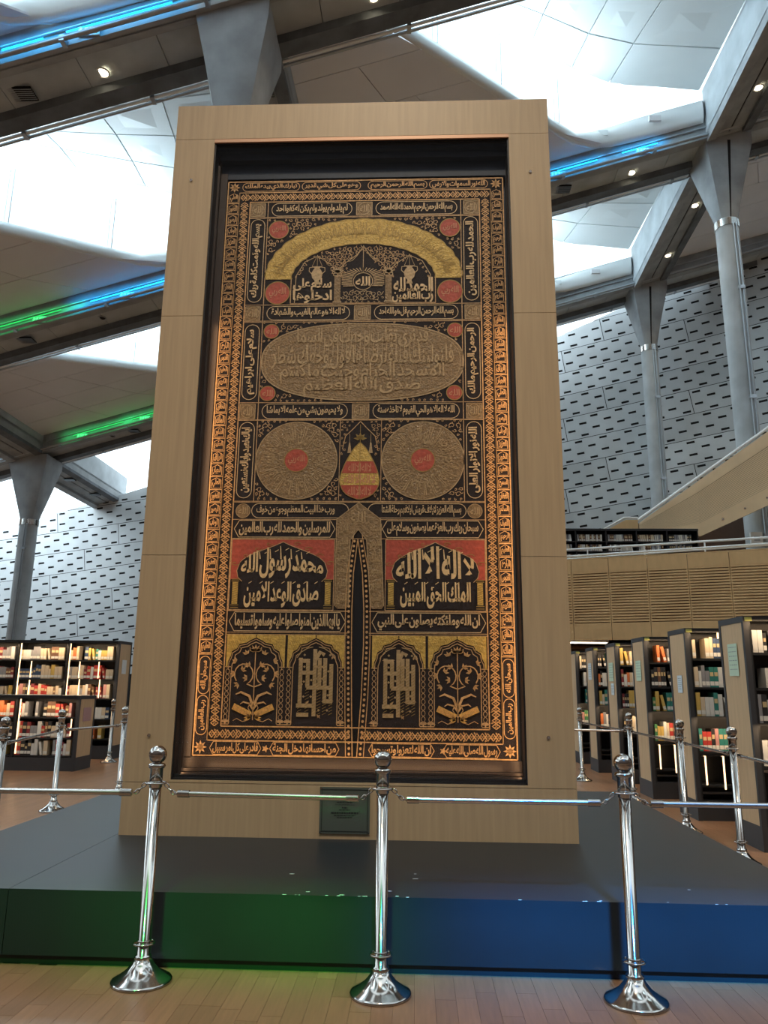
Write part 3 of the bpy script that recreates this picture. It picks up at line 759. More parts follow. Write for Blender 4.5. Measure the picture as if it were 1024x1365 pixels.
# field lines, corner squares, cartouche rows
fld = MB(); lt = MB(); od = Pieces('bronze_relief_patch', goldd); om = MB()
for b in (4.098, 4.09, 3.335, 3.20, 3.190, 2.535, 2.40, 2.395, 1.775, 1.768, 1.640, 1.50, .985, .982, .832, .818): 
    g0 = .05 if b < 1.5 else 0
    if g0: rib(fld, [(-.91, b), (-.06, b)], .005); rib(fld, [(.09, b), (.91, b)], .005)
    else: rib(fld, [(-.91, b), (.91, b)], .005)
for s_ in (-1, 1): rib(fld, [(s_*.765, 1.775), (s_*.765, 4.23)], .006)
rib(fld, [(-.145, 1.78), (-.145, 2.395)], .005); rib(fld, [(.16, 1.78), (.16, 2.395)], .005)
LONG = ['لم يلد ولم يولد ولم يكن له كفوا احد', 'بسم الله الرحمن الرحيم الحمد لله الله الصمد', 'لا اله الا هو عالم الغيب والشهادة', 'بسم الله الرحمن الرحيم قل هو الله احد', 'ولا يحيطون بشي من علمه الا بما شا', 'الله لا اله الا هو الحي القيوم لا تاخذه سنة']
for i, (b0, b1) in enumerate(((4.108, 4.222), (3.208, 3.322), (2.408, 2.524))):
    cart(lt, -.735, -.095, b0, b1); text(lt, LONG[i*2], -.70, -.13, b0+.012, b1-.012, bold=.025)
    cart(lt, .095, .735, b0, b1); text(lt, LONG[i*2+1], .13, .70, b0+.012, b1-.012, bold=.025)
    for c in (-.845, .003, .845):
        hw = .058 if abs(c) > .1 else .062; zc = (b0+b1)/2
        poly(od, [(c-hw, b0), (c+hw, b0), (c+hw, b1), (c-hw, b1)]); rect(om, c-hw, c+hw, b0, b1, .005)
        rib(om, ell(c, zc, .047, .05), .004, closed=True); text(om, 'الله', c-.034, c+.034, zc-.032, zc+.034, bold=.02)
for i, (b0, b1, tl, tr) in enumerate(((3.36, 4.08, 'بسم الله وتمت كلمة ربك', 'الحمد لله رب العالمين'), (2.56, 3.17, 'سلام على ابراهيم', 'الرحمن الرحيم مالك'), (1.80, 2.38, 'اياك نعبد واياك نستعين', 'الله نور الانوار العلى'))):
    for s_ in (-1, 1):
        a0, a1 = sorted((s_*.895, s_*.785)); cart(lt, a0, a1, b0, b1, vert=True)
        text(lt, tl if s_ < 0 else tr, a0+.014, a1-.014, b0+.04, b1-.04, rot=1, bold=.035)
for s_ in (-1, 1):
    poly(od, ell(s_*.838, 1.704, .052, .052)); rib(om, ell(s_*.838, 1.704, .052, .052), .004, closed=True); text(om, 'الله', s_*.838-.034, s_*.838+.034, 1.678, 1.732)
R4 = ['ورب هذا البيت المعظم وجوع من خوف', 'بسم الله العزيز لايلاف قريش ايلافهم رحلة الشتا']
cart(lt, -.775, -.07, 1.652, 1.758); text(lt, R4[0], -.74, -.17, 1.662, 1.750, bold=.02); cart(lt, .07, .775, 1.652, 1.758); text(lt, R4[1], .17, .74, 1.662, 1.750, bold=.02)
hexcart(lt, -.895, -.165, 1.510, 1.632); text(lt, 'للمرسلين والحمد لله رب العالمين', -.86, -.20, 1.520, 1.624, bold=.03)
hexcart(lt, .175, .895, 1.510, 1.632); text(lt, 'سبحان ربك رب العزة عما يصفون وسلام على', .21, .86, 1.520, 1.624, bold=.03)
hexcart(lt, -.895, -.075, .842, .974); text(lt, 'يا ايها الذين امنوا صلوا عليه وسلموا تسليما', -.855, -.115, .852, .966, bold=.03)
hexcart(lt, .11, .90, .842, .974); text(lt, 'ان الله وملئكته يصلون على النبي', .15, .86, .852, .966, bold=.03)
# arch panel at the top
ga = Pieces('yellow_gold_patch', goldy); gt_ = MB()
def arc(rx, rz, n, lobes=0, amp=0):
    o = []
    for k in range(n+1):
        a = math.pi*k/n; e = 1+(amp*abs(math.sin(a*lobes)) if lobes else 0); o.append((.003+rx*e*math.cos(a), 3.553+rz*e*math.sin(a)))
    return o
oa = arc(.760, .515, 96, 17, .016); ia = arc(.555, .300, 96, 15, .014)
ga.add([P2(*p, .002) for p in oa]+[P2(*p, .002) for p in ia], [(k, k+1, 97+k+1, 97+k) for k in range(96)])
rib(gt_, oa, .007); rib(gt_, ia, .007)
def onarc(p, q):
    a = math.pi*(1-(.03+.94*p)); r0x, r0z, r1x, r1z = .585, .325, .735, .492
    return (.003+(r0x+(r1x-r0x)*q)*math.cos(a), 3.553+(r0z+(r1z-r0z)*q)*math.sin(a))
text(gt_, 'بسم الله الرحمن الرحيم قد نرى تقلب وجهك في السماء فلنولينك قبلة ترضاها فول وجهك شطر المسجد الحرام'.replace('ء', ''), 0, 1, 0, 1, fn=onarc, bold=.02)
rr = Pieces('red_satin_patch', redm); rt = MB()
for (x, z, r) in ((-.672, 3.985, .075), (.678, 3.985, .075), (-.66, 3.436, .092), (.675, 3.436, .092), (-.692, 3.113, .055), (.71, 3.113, .055), (-.70, 2.608, .055), (.70, 2.608, .055), (-.463, 2.085, .085), (.465, 2.085, .085)):
    poly(rr, ell(x, z, r, r), .004); rib(gt_, ell(x, z, r+.003, r+.003), .006, .005, closed=True)
    text(rt, 'الله ربي' if r > .07 else 'الله', x-r*.72, x+r*.72, z-r*.45, z+r*.5, d=.006, bold=.02)
def in_spandrel(x, z):
    if not (abs(x) < .755 and 3.35 < z < 4.085): return False
    if any(math.hypot(x-a, z-b) < c+.01 for a, b, c in ((-.672, 3.985, .08), (.678, 3.985, .08), (-.66, 3.436, .095), (.675, 3.436, .095))): return False
    return z > 3.553 and ((x-.003)/.79)**2+((z-3.553)/.54)**2 > 1
scroll(fld, in_spandrel, -.76, .76, 3.5, 4.09, .032, .007, 3)
# three niches under the arch
def in_top(x, z):
    e = ((x-.003)/.53)**2+((z-3.553)/.285)**2
    if e > 1 or z < 3.57: return False
    for c, hw, h in ((-.36, .13, .15), (.003, .15, .20), (.365, .13, .15)):
        if abs(x-c) < hw and z < 3.58+h*(1-((x-c)/hw)**2): return False
    return True
scroll(fld, in_top, -.55, .55, 3.56, 3.86, .022, .006, 5)
for s_ in (-1, 1):
    x = .003+s_*.198
    poly(od, [(x-.025, 3.345), (x+.025, 3.345), (x+.025, 3.58), (x-.025, 3.58)], .002); rect(om, x-.03, x+.03, 3.342, 3.362, .006); rect(om, x-.032, x+.032, 3.58, 3.60, .006)
    for k in range(6): leaf(om, x, 3.60, .5+k*.43, .06, .02)
    rib(om, [(x, 3.62), (x-s_*.06, 3.69), (x-s_*.15, 3.76), (x-s_*.195, 3.83)], .006); rib(om, [(x, 3.62), (x+s_*.06, 3.68), (x+s_*.16, 3.75), (x+s_*.26, 3.70), (x+s_*.325, 3.58), (x+s_*.33, 3.345)], .006)
    # hanging vase
    c = .003+s_*.36
    for e in (-.04, 0, .04): rib(om, [(c, 3.76), (c+e, 3.66)], .003)
    prof = [(.042, 3.66), (.018, 3.645), (.03, 3.63), (.045, 3.60), (.036, 3.56), (.015, 3.535), (.026, 3.505)]
    poly(om, [(c+a, b) for a, b in prof]+[(c-a, b) for a, b in prof[::-1]], .005)
    for e in (-1, 1): rib(om, [(c+e*.03, 3.655), (c+e*.06, 3.65), (c+e*.062, 3.62), (c+e*.044, 3.60)], .006)
text(lt, 'الحمد لله', .22+.02, .545, 3.435, 3.56, bold=.03); text(lt, 'رب العالمين', .23, .545, 3.345, 3.46, bold=.03)
text(lt, 'سلام على', -.54, -.24, 3.435, 3.56, bold=.03); text(lt, 'ادخلوها', -.54, -.235, 3.345, 3.46, bold=.03)
for k in range(29):
    a = math.pi*(-.18+1.36*k/28); r0, r1 = .085, .165
    p0 = (.003+r0*math.cos(a), 3.535+r0*.95*math.sin(a)); p1 = (.003+min(max(r1*1.1*math.cos(a), -.165), .165), 3.535+r1*.62*math.sin(a)+.01)
    rib(om, [p0, p1], .007)
rib(om, ell(.003, 3.53, .075, .072), .006, closed=True); text(lt, 'الله', -.055, .06, 3.49, 3.57, bold=.03)
rib(om, [(.003, 3.84), (.003, 3.60)], .005)
for s_ in (-1, 1): rib(om, [(.003, 3.83), (.003+s_*.05, 3.75), (.003+s_*.085, 3.71), (.003+s_*.11, 3.70), (.003+s_*.10, 3.725)], .005)
scroll(om, lambda x, z: abs(x) < .165 and 3.345 < z < 3.46, -.16, .17, 3.34, 3.47, .024, .006, 8)
rect(fld, -.557, .563, 3.342, 3.345, .006)
for x in (-.557, .563): rib(fld, [(x, 3.34), (x, 3.553)], .006)
# big oval
poly(od, sell(.007, 2.862, .762, .308), .002); rib(om, sell(.007, 2.862, .765, .311), .008, closed=True); rib(om, sell(.007, 2.862, .740, .292), .004, closed=True)
OV = [('قد نرى تقلب وجهك في السما', 2.95, 3.14, .50), ('فلنولينك قبلة ترضاها فول وجهك شطر', 2.80, 3.00, .69), ('المسجد الحرام وحيث ما كنتم', 2.68, 2.86, .62), ('صدق الله العظيم', 2.575, 2.74, .44)]
for tx, z0, z1, hw in OV: text(om, tx, .007-hw, .007+hw, z0, z1, bold=.012, d=.006)
for k in range(26):
    x = -.42+k*.034; rib(om, [(x, 2.90), (x+.004, 3.10-.25*(x/.75)**2*.9)], .005)
def in_ov(x, z):
    return abs(x) < .757 and 2.545 < z < 3.185 and (abs(x-.007)/.78)**2.44+(abs(z-2.862)/.322)**2.44 > 1 and all(math.hypot(x-a, z-b) > .07 for a, b in ((-.692, 3.113), (.71, 3.113), (-.70, 2.608), (.70, 2.608)))
scroll(fld, in_ov, -.76, .76, 2.54, 3.19, .026, .006, 11)
# two circles and the drop
for c in (-.463, .465):
    poly(od, ell(c, 2.085, .298, .293, 56), .002); rib(om, ell(c, 2.085, .30, .295, 64), .007, closed=True)
    for k, nm in enumerate(['الرحمن', 'الرحيم', 'الملك', 'القدوس', 'السلام', 'المؤمن', 'العزيز', 'الجبار', 'الخالق', 'الغفار']):
        a = 2*math.pi*k/10
        def pol(p, q, a=a, c=c):
            an = a-(p-.5)*.56; r = .125+.145*q; return (c+r*math.cos(an), 2.085+r*.98*math.sin(an))
        text(om, nm, 0, 1, 0, 1, fn=pol, bold=.012, d=.006)
def in_cp(x, z):
    if not (1.785 < z < 2.39 and (-.76 < x < -.15 or .165 < x < .76)): return False
    return all(math.hypot(x-c, z-2.085) > .315 for c in (-.463, .465))
scroll(fld, in_cp, -.76, .76, 1.78, 2.40, .030, .007, 13)
def dropo(k, n=48):
    a = 2*math.pi*k/n-math.pi/2; r = .145; x = r*math.sin(a+math.pi/2)*1.0
    z = -math.cos(a+math.pi/2)*r
    if z > 0: x = x*(1-(z/r)*.0); z = z*1.95; x = x*(1-(z/(r*1.95))**2*.35)
    return (.005+x, 1.935+z)
dp = [dropo(k) for k in range(48)]
def clipz(pts, z0, z1):
    o = []
    for p in pts:
        if z0 <= p[1] <= z1: o.append(p)
    return o
def band(z0, z1):
    n = 12; L_ = []; Rr = []
    for k in range(n+1):
        z = z0+(z1-z0)*k/n; dz = z-1.935; r = .145
        hw = math.sqrt(max(0, r*r-dz*dz)) if dz <= 0 else math.sqrt(max(0, r*r-(dz/1.95)**2))*(1-(dz/(r*1.95))**2*.35)*(1-dz/(r*1.95)*.25)
        L_.append((.005-hw, z)); Rr.append((.005+hw, z))
    return L_+Rr[::-1]
dr = Pieces('red_drop_band', redm); dg = Pieces('gold_drop_band', goldy)
poly(dr, band(1.792, 1.895), .004); poly(dg, band(1.897, 1.985), .004); poly(dr, band(1.987, 2.075), .004); poly(dg, band(2.077, 2.216), .004)
for z0, z1, hw in ((1.82, 1.885, .085), (1.91, 1.975, .115), (1.998, 2.06, .085)): text(rt, 'لا اله الا الله', .005-hw, .005+hw, z0, z1, d=.006)
full = band(1.791, 2.217); rib(gt_, full, .006, .006, closed=True); rib(gt_, [(.005, 1.80), (.005, 2.21)], .004, .006)
for k in range(5): leaf(gt_, .005, 2.25, math.pi/2+(k-2)*.75, .05, .026)
rib(gt_, [(.005, 2.21), (.005, 2.36)], .004)
for s_ in (-1, 1):
    rib(fld, [(.005, 2.385), (.005+s_*.05, 2.33), (.005+s_*.11, 2.27), (.005+s_*.13, 2.17)], .006)
    x = .005+s_*.078; rib(om, [(x, 2.29), (x, 2.22)], .003); poly(om, [(x-.015, 2.14), (x+.015, 2.14), (x+.004, 2.22), (x-.004, 2.22)], .004)
def in_dp(x, z): return -.14 < x < .155 and 1.785 < z < 2.39 and (abs(x-.005) > .105 and (z > 2.12 or z < 1.86) or z > 2.30 and abs(x-.005) > .04+(2.39-z)*.8)
scroll(fld, in_dp, -.14, .155, 1.78, 2.39, .020, .005, 15)
# key-shaped lintel band
KP = [(-.154, 1.642), (.003, 1.765), (.162, 1.643)]
poly(od, [(-.154, 1.642), (-.154, 1.02), (-.135, 1.0), (-.075, 1.0), (-.056, 1.02), (-.054, 1.49), (.003, 1.567), (.003, 1.765)], .005)
poly(od, [(.162, 1.643), (.003, 1.765), (.003, 1.567), (.064, 1.49), (.098, 1.02), (.108, 1.0), (.176, 1.0), (.190, 1.02)], .005)
rib(om, [(-.154, 1.02), (-.154, 1.642), (.003, 1.765), (.162, 1.643), (.190, 1.02)], .006, .007); rib(om, [(-.056, 1.02), (-.054, 1.49), (.003, 1.567), (.064, 1.49), (.098, 1.02)], .006, .007)
for z0 in (1.03, 1.13, 1.23, 1.33, 1.43, 1.53):
    text(om, NAMES[int(z0*10) % 20], -.142, -.07, z0, z0+.08, d=.008, bold=.015); text(om, NAMES[int(z0*10+7) % 20], .100+(1.0-z0)*.03, .172, z0, z0+.08, d=.008, bold=.015)
text(om, 'الله', -.05, .055, 1.62, 1.70, d=.008, bold=.015)
# beaded hem along the slit
sl = MB()
Lh = [(-.010, .01), (-.020, .30), (-.030, .75), (-.032, 1.0), (-.026, 1.25), (.001, 1.50)]; Rh = [(.020, .01), (.044, .40), (.054, .75), (.052, 1.0), (.038, 1.25), (.001, 1.50)]
for H_, s_ in ((Lh, -1), (Rh, 1)):
    rib(sl, H_, .006, .006); rib(sl, [(a+s_*(.045 if b < 1.3 else .03), b+(.03 if b > 1.4 else 0)) for a, b in H_], .005, .006)
    for (a, b), (c, d) in zip(H_, H_[1:]):
        m = int((d-b)/.033)
        for k in range(m):
            f = (k+.5)/m; x = a+(c-a)*f+s_*.022; z = b+(d-b)*f; poly(sl, ell(x, z, .009, .010, 8), .006)
sl.build('beaded_slit_hem', gold, cur, kind='stuff', fix=False)
# red panels with ogee arches
big = MB(); cl = Pieces('black_arch_field', cloth)
def ogee(cx, hw, zb, zs, zt, n=16, neck=None):
    o = []
    for k in range(n+1):
        f = k/n; x = hw*(1-f)
        z = zs+(zt-zs)*(.74*math.sin(math.acos(1-f) if f < 1 else math.pi/2)**.9+.26*f**3)
        o.append((x, z))
    o = [p for p in o]
    return [(cx+x, z) for x, z in o]+[(cx-x, z) for x, z in o[::-1][1:]]
for s_, l1, l2 in ((-1, 'محمد رسول الله', 'صادق الوعد الامين'), (1, 'لا اله الا الله', 'الملك الحق المبين')):
    x0, x1 = sorted((s_*.905, s_*.165 if s_ < 0 else .200)); cx = (x0+x1)/2; hwp = (x1-x0)/2
    poly(rr, [(x0, 1.205), (x1, 1.205), (x1, 1.492), (x0, 1.492)], .002); rect(fld, x0, x1, .99, 1.494, .005)
    ar = ogee(cx, hwp-.045, 1.20, 1.265, 1.475); neck = hwp-.085
    shp = [(cx-neck, 1.0), (cx+neck, 1.0), (cx+neck, 1.19), (cx+hwp-.055, 1.22)]+ar+[(cx-hwp+.055, 1.22), (cx-neck, 1.19)]
    poly(cl, shp, .004); rib(fld, [(cx+neck, 1.19), (cx+hwp-.055, 1.22)]+ar+[(cx-hwp+.055, 1.22), (cx-neck, 1.19)], .005, .005)
    text(big, l1, 0, 1, 0, 1, d=.008, bold=.03, fn=lambda p, q, cx=cx, hwp=hwp: (cx+(p-.5)*2*(hwp-.075), 1.212+q*(.235-.40*(p-.5)**2))); text(big, l2, cx-neck+.02, cx+neck-.02, 1.005, 1.19, d=.008, bold=.03)
    for k in range(5):      # tall verticals and vowel strokes of the upper line
        x = cx-.16+k*.075; rib(big, [(x, 1.35), (x-.006, 1.40+.022*(2-abs(k-2)))], [.010, .005], .010)
        rib(big, [(x+.03, 1.39+.012*(2-abs(k-2))), (x+.055, 1.405+.012*(2-abs(k-2)))], .005, .008)
    for k in range(7): x = cx-neck+.05+k*(2*neck-.1)/6; rib(big, [(x, 1.175), (x+.022, 1.19)], .005, .008)
    for e in (-1, 1):
        xc = cx+e*(neck+.045)
        poly(ga, [(xc-.020, 1.03), (xc+.020, 1.03), (xc+.020, 1.185), (xc-.020, 1.185)], .004)
        for k in range(9): rib(gt_, [(xc-.02, 1.035+k*.016), (xc+.02, 1.048+k*.016)], .004, .005)
        for z in (1.005, 1.022, 1.192, 1.205): rib(gt_, [(xc-.028, z), (xc+.028, z)], .006, .005)
        for k in range(4):
            f = k/3; xx = cx+e*(hwp-.03-.24*f); zz = 1.46-.02*(1-f)-(.12*(1-f)**1.3); r = .03+.006*(1-f)
            pts = [(xx+r*(1-q/12)*math.cos(q*.6*e), zz+.5*r*(1-q/12)*math.sin(q*.6*e)) for q in range(11)]; rib(gt_, pts, .004, .005)
# lower panels: four cusped niches
sp = Pieces('yellow_gold_spandrel', goldy); kf = MB(); qv = MB()
def niche(cx, hw, zb, zs, zt):
    pts = [(hw, zb), (hw, zs-.05), (hw*.98, zs), (hw*.90, zs+.03), (hw*.86, zs+.065), (hw*.68, zs+.085), (hw*.60, zs+.115), (hw*.34, zs+.125), (hw*.22, zs+.14), (0, zt)]
    return [(cx+a, b) for a, b in pts]+[(cx-a, b) for a, b in pts[::-1][1:]]
for x0, x1, kind in ((-.905, -.487, 'flower'), (-.478, -.075, 'kufic'), (.11, .487, 'kufic'), (.497, .905, 'flower')):
    cx = (x0+x1)/2; hw = (x1-x0)/2
    top = niche(cx, hw-.018, .60, .63, .79)[1:-1]
    z1 = .815
    for e in (-1, 1):    # spandrels
        half = [p for p in top if (p[0]-cx)*e >= -1e-6]; half.sort(key=lambda p: (p[0]-cx)*e)
        poly(sp, [(cx+e*.004, z1), ]+[(p[0]+e*.002, p[1]+.006) for p in half]+[(cx+e*(hw-.004), .60), (cx+e*(hw-.004), z1)], .003)
        for k in range(12):
            for j in range(3):
                xx = cx+e*(hw-.02-.012*j-.013*k); zz = .80-.022*j-.006*(11-k)*(.5)
                if zz > .805-.15*(k/12 < .35)-.02: rib(gt_, [(xx, zz), (xx+.008, zz-.016)], .003, .005)
    inn = niche(cx, hw-.045, .215, .61, .765); rib(fld, inn, .006, .005)
    rib(fld, niche(cx, hw-.022, .60, .625, .785)[1:-1], .005, .005)
    for e in (-1, 1):    # pier scrolls
        xx = cx+e*(hw-.02)
        for k in range(9):
            z = .26+k*.038; rib(fld, ell(xx, z, .013, .017, 10), .004, .005, closed=True)
        for k in range(3): leaf(fld, xx, .24, math.pi/2+(k-1)*1.2, -.035, .016)
        rib(fld, [(xx-.024, .212), (xx+.024, .212)], .006); rib(fld, [(xx-.02, .226), (xx+.02, .226)], .005); rib(fld, [(xx-.02, .595), (xx+.02, .595)], .006)
    if kind == 'flower':
        f = om
        rib(gold_fl := MB(), [(cx, .24), (cx, .70)], .006, .006)
        for e in (-1, 1):
            pts = [(cx, .46)]+[(cx+e*(.075-.065*math.cos(a)), .545+.07*math.sin(a)) for a in [(-1.2+.42*k) for k in range(13)]]
            rib(gold_fl, pts, .008, .006)
            for k, (a, b, an) in enumerate(((.06, .68, 1.2), (.13, .63, .4), (.14, .55, -.1), (.11, .48, -.6), (.04, .60, .8), (.05, .52, 0), (.03, .70, 2), (.09, .57, 2.4))):
                for q in range(3): leaf(gold_fl, cx+e*a, b, (an if e > 0 else math.pi-an)+(q-1)*.8, .035, .018, .007)
            rib(gold_fl, [(cx, .33), (cx+e*.03, .40), (cx+e*.09, .425), (cx+e*.125, .41)], [.016, .018, .014, .006], .006)
            rib(gold_fl, [(cx, .31), (cx+e*.03, .35), (cx+e*.07, .36), (cx+e*.09, .345)], [.012, .012, .010, .004], .006)
            rib(gold_fl, [(cx, .27), (cx+e*.035, .32), (cx+e*.02, .36)], .005, .006)
            ang = .42; c0, s0 = math.cos(ang), math.sin(ang)
            body = [(0, -.02), (.135, -.02), (.135, .022), (0, .02)]
            poly(qv, [(cx+e*(.015+p*c0-q*s0), .275+p*s0+q*c0) for p, q in body], .008)
            for q in (-.012, -.003, .006): rib(gold_fl, [(cx+e*(.02+q*-s0), .275+q), (cx+e*(.14*c0+q*-s0), .275+.14*s0+q)], .003, .010)
            for k in range(4): leaf(qv, cx+e*.012, .255, -.3*e+(k)*.35*e+(math.pi if e < 0 else 0), .05, .018, .008)
            rib(gold_fl, [(cx+e*.03, .24), (cx+e*.07, .23), (cx+e*.11, .25), (cx+e*.135, .235)], .004, .006)
        for k in range(5): leaf(gold_fl, cx, .70, math.pi/2+(k-2)*.55, .05, .02, .007)
        gold_fl.build('embroidered_bouquet', gold, cur, kind='stuff', fix=False)
    else:
        sw = .027
        W_ = hw-.075
        L = lambda pts: rib(kf, [(cx+a*W_, b) for a, b in pts], sw, .007)
        for a, b0, b1 in ((-.80, .34, .66), (-.40, .46, .64), (-.02, .27, .72), (.24, .46, .66), (.54, .36, .66), (.88, .36, .62)): L([(a, b0), (a, b1)])
        L = lambda pts: rib(kf, [(cx+a*W_, b) for a, b in pts], sw, .009)
        for b, a0, a1 in ((.64, -.88, -.30), (.56, -.80, -.02), (.46, -.45, .96), (.34, -.98, -.02), (.37, .46, .96)): L([(a0, b), (a1, b)])
        L([(-.02, .64), (.25, .70), (.5, .68)]); L([(-.95, .28), (-.30, .28)])
        for k, (a, b) in enumerate(((-.60, .60), (-.60, .50), (-.20, .51), (-.20, .40), (.11, .60), (.11, .52), (.40, .60), (.40, .52), (.72, .57), (.72, .41), (-.60, .40), (.24, .31), (.70, .31), (.98, .68), (.80, .68), (-.60, .68))):
            x = cx+a*W_; poly(kf, [(x-.009, b), (x, b-.009), (x+.009, b), (x, b+.009)], .007)
            if k % 2: leaf(fld, x-.012, b-.03, .8+k, .035, .014); leaf(fld, x+.012, b-.03, 2.4-k, .03, .012)
        for k in range(22):      # diagonal stitching over the bars
            z = .28+k*.02; 
            for a in (-.80, -.40, -.02, .24, .54, .88): rib(gt_, [(cx+a*W_-.013, z), (cx+a*W_+.013, z+.014)], .003, .012) if z < .62 else None
        for e in (-1, 1): rib(om, [(cx+e*.02, .735), (cx+e*.06, .725), (cx+e*.10, .70), (cx+e*.13, .66)], .006)
for mb_, nm, mt in ((fld, 'scroll_embroidery', mat('field_thread', (.55, .33, .15), .5, metal=.1, var=.3, scale=50, bump=.3)), (lt, 'cartouche_lettering', goldl), (om, 'relief_lettering', goldm),
                    (gt_, 'arch_lettering', mat('arch_line', (.36, .23, .06), .5, metal=.3)), (rt, 'roundel_lettering', redgold), (big, 'large_lettering', mat('bright_thread', (.82, .56, .27), .42, metal=.1, var=.15, scale=60)),
                    (kf, 'square_lettering', goldm), (qv, 'golden_quiver', mat('amber_thread', (.78, .42, .10), .45, metal=.1, var=.3, scale=80))):
    mb_.build(nm, mt, cur, kind='stuff', fix=False)

# ------------------------------------------------------------------ plaque
pq = empty('name_plaque', (-.449, FY-.006, .363), 'small rectangular frosted plaque with dark text low on the frame', 'plaque')
MB().box(-.611, -.287, FY-.010, FY-.001, .363, .645).build('plaque_plate', frosted, pq)
pb = MB(); 
for a in ((-.598, -.300, .376, .380), (-.598, -.300, .628, .632), (-.598, -.594, .376, .632), (-.304, -.300, .376, .632)): pb.box(a[0], a[1], FY-.012, FY-.009, a[2], a[3])
pb.build('engraved_border', inkm, pq)
pt = MB(); q = random.Random(3)
for z, hw, h in ((.583, .075, .010), (.567, .050, .006), (.553, .050, .006), (.539, .062, .003), (.520, .018, .008), (.507, .036, .006), (.489, .088, .010), (.474, .070, .005), (.462, .048, .005)):
    x = -.449-hw
    while x < -.449+hw:
        wd = q.uniform(.006, .018); pt.box(x, min(x+wd, -.449+hw), FY-.0115, FY-.0095, z-h/2, z+h/2); x += wd+.004
pt.build('plaque_text', inkm, pq)
for x in (-.603, -.296):
    for z in (.371, .637): MB().tube([(x, FY-.016, z), (x, FY-.009, z)], .005, 10).build('plaque_screw', chrome, pq)

# ------------------------------------------------------------------ stanchions and rails
def stanchion(x, y, label):
    t = empty('barrier_post', (x, y, 0), label, 'post')
    MB().lathe([(0, 0), (.132, 0), (.134, .006), (.132, .012), (.126, .016), (.098, .030), (.070, .050), (.046, .078), (.034, .100), (0, .100)], (x, y, 0), 40).build('base', chrome, t)
    MB().lathe([(.036, .094), (.038, .100), (.036, .108), (.029, .112), (.029, .160), (.0265, .162), (.0265, .84), (.0, .84)], (x, y, 0), 28).build('pole', chrome, t)
    lo = MB().torus((x, y, .158), .046, .0042, 32, 8); lo.torus((x, y, .168), .028, .004, 24, 6); lo.box(x-.046, x-.026, y-.004, y+.004, .155, .161); lo.box(x+.026, x+.046, y-.004, y+.004, .155, .161)
    lo.build('lower_ring', chrome, t)
    MB().lathe([(.0265, .815), (.030, .818), (.030, .900), (.036, .903), (.040, .912), (.036, .921), (.022, .926), (.018, .934), (0, .934)], (x, y, 0), 28).build('neck_collar', chrome, t)
    up = MB().torus((x, y, .836), .046, .0045, 32, 8); up.torus((x, y, .836), .032, .005, 24, 6)
    for a in (0, 1.57, 3.14, 4.71): up.tube([(x+.03*math.cos(a), y+.03*math.sin(a), .836), (x+.046*math.cos(a), y+.046*math.sin(a), .836)], .004, 6)
    up.build('upper_ring', chrome, t)
    MB().lathe([(.0415*math.sin(math.pi*k/16), .962-.0415*math.cos(math.pi*k/16)) for k in range(17)], (x, y, 0), 28).build('ball_finial', chrome, t)
    return t
FP = [(-2.30, 3.66), (-1.209, 3.678), (-.1452, 3.6107), (.9355, 3.6049), (2.02, 3.60)]
LP = [(-3.33, 6.25), (-3.684, 8.03), (-3.42, 9.1)]
RP_ = [(2.46, 5.0), (2.4769, 6.2522), (2.4943, 7.4946), (2.50, 9.25)]
stanchion(*FP[0], 'polished steel barrier post of the front row just beyond the left edge')
stanchion(*FP[1], 'front-row polished steel barrier post at left before the green-lit platform')
stanchion(*FP[2], 'front-row polished steel barrier post at centre beside the small plaque')
stanchion(*FP[3], 'front-row polished steel barrier post at right before the blue-lit platform')
stanchion(*FP[4], 'polished steel barrier post of the front row just beyond the right edge')
stanchion(*LP[0], 'barrier post cut by the left edge of the photo, left of the platform')
stanchion(*LP[1], 'barrier post leaning in view before the low left bookcase')
stanchion(*LP[2], 'barrier post partly hidden by the left side of the wooden frame')
stanchion(*RP_[0], 'barrier post of the right row just beyond the right edge')
stanchion(*RP_[1], 'right-row barrier post nearest the camera, before the pale wood bookcase end')
stanchion(*RP_[2], 'right-row barrier post, second nearest, beside the platform edge')
stanchion(*RP_[3], 'right-row barrier post at the back corner, just behind the large front post')
stanchion(2.36, 11.3, 'farthest barrier post on the right, close to the frame edge')
stanchion(-5.0, 12.75, 'farthest barrier post on the left, standing against the tall bookcase end')
def link(mb, a, b):
    a, b = Vector(a), Vector(b); n = 4
    for k in range(n):
        p = a.lerp(b, (k+.5)/n); p.z -= .012*math.sin(math.pi*(k+.5)/n); d = (b-a).normalized(); l = (b-a).length/n*.72
        s = d.cross(Vector((0, 0, 1))).normalized() if k % 2 else d.cross(d.cross(Vector((0, 0, 1)))).normalized()
        pts = [p+d*l*math.cos(2*math.pi*q/10)+s*.008*math.sin(2*math.pi*q/10) for q in range(11)]
        mb.tube(pts, .0028, 5, caps=False)
def rail(a, b, label, ferr=True, m=None):
    A = Vector((*a, .836)); B = Vector((*b, .836)); d = (B-A).normalized(); up = Vector((0, 0, -.045))
    P0 = A+d*.115+up; P1 = B-d*.115+up
    t = empty('barrier_rail', tuple((P0+P1)/2), label, 'rail')
    MB().tube([P0, P1], .0125, 16).build('bar', m or chrome_b, t)
    for p, s in ((P0, 1), (P1, -1)):
        MB().tube([p-d*s*.004, p+d*s*.05], .0165, 16).build('end_ferrule', chrome, t)
    for p, s, q in ((P0, 1, A), (P1, -1, B)):
        mb = MB(); link(mb, q+d*s*.046, p-d*s*.006); mb.build('chain_link', chrome, t)
rail(FP[0], FP[1], 'front steel rail leaving the left edge of the photo')
rail(FP[1], FP[2], 'front steel rail between the left and centre front posts')
rail(FP[2], FP[3], 'front steel rail between the centre and right front posts')
rail(FP[3], FP[4], 'front steel rail leaving the right edge of the photo')
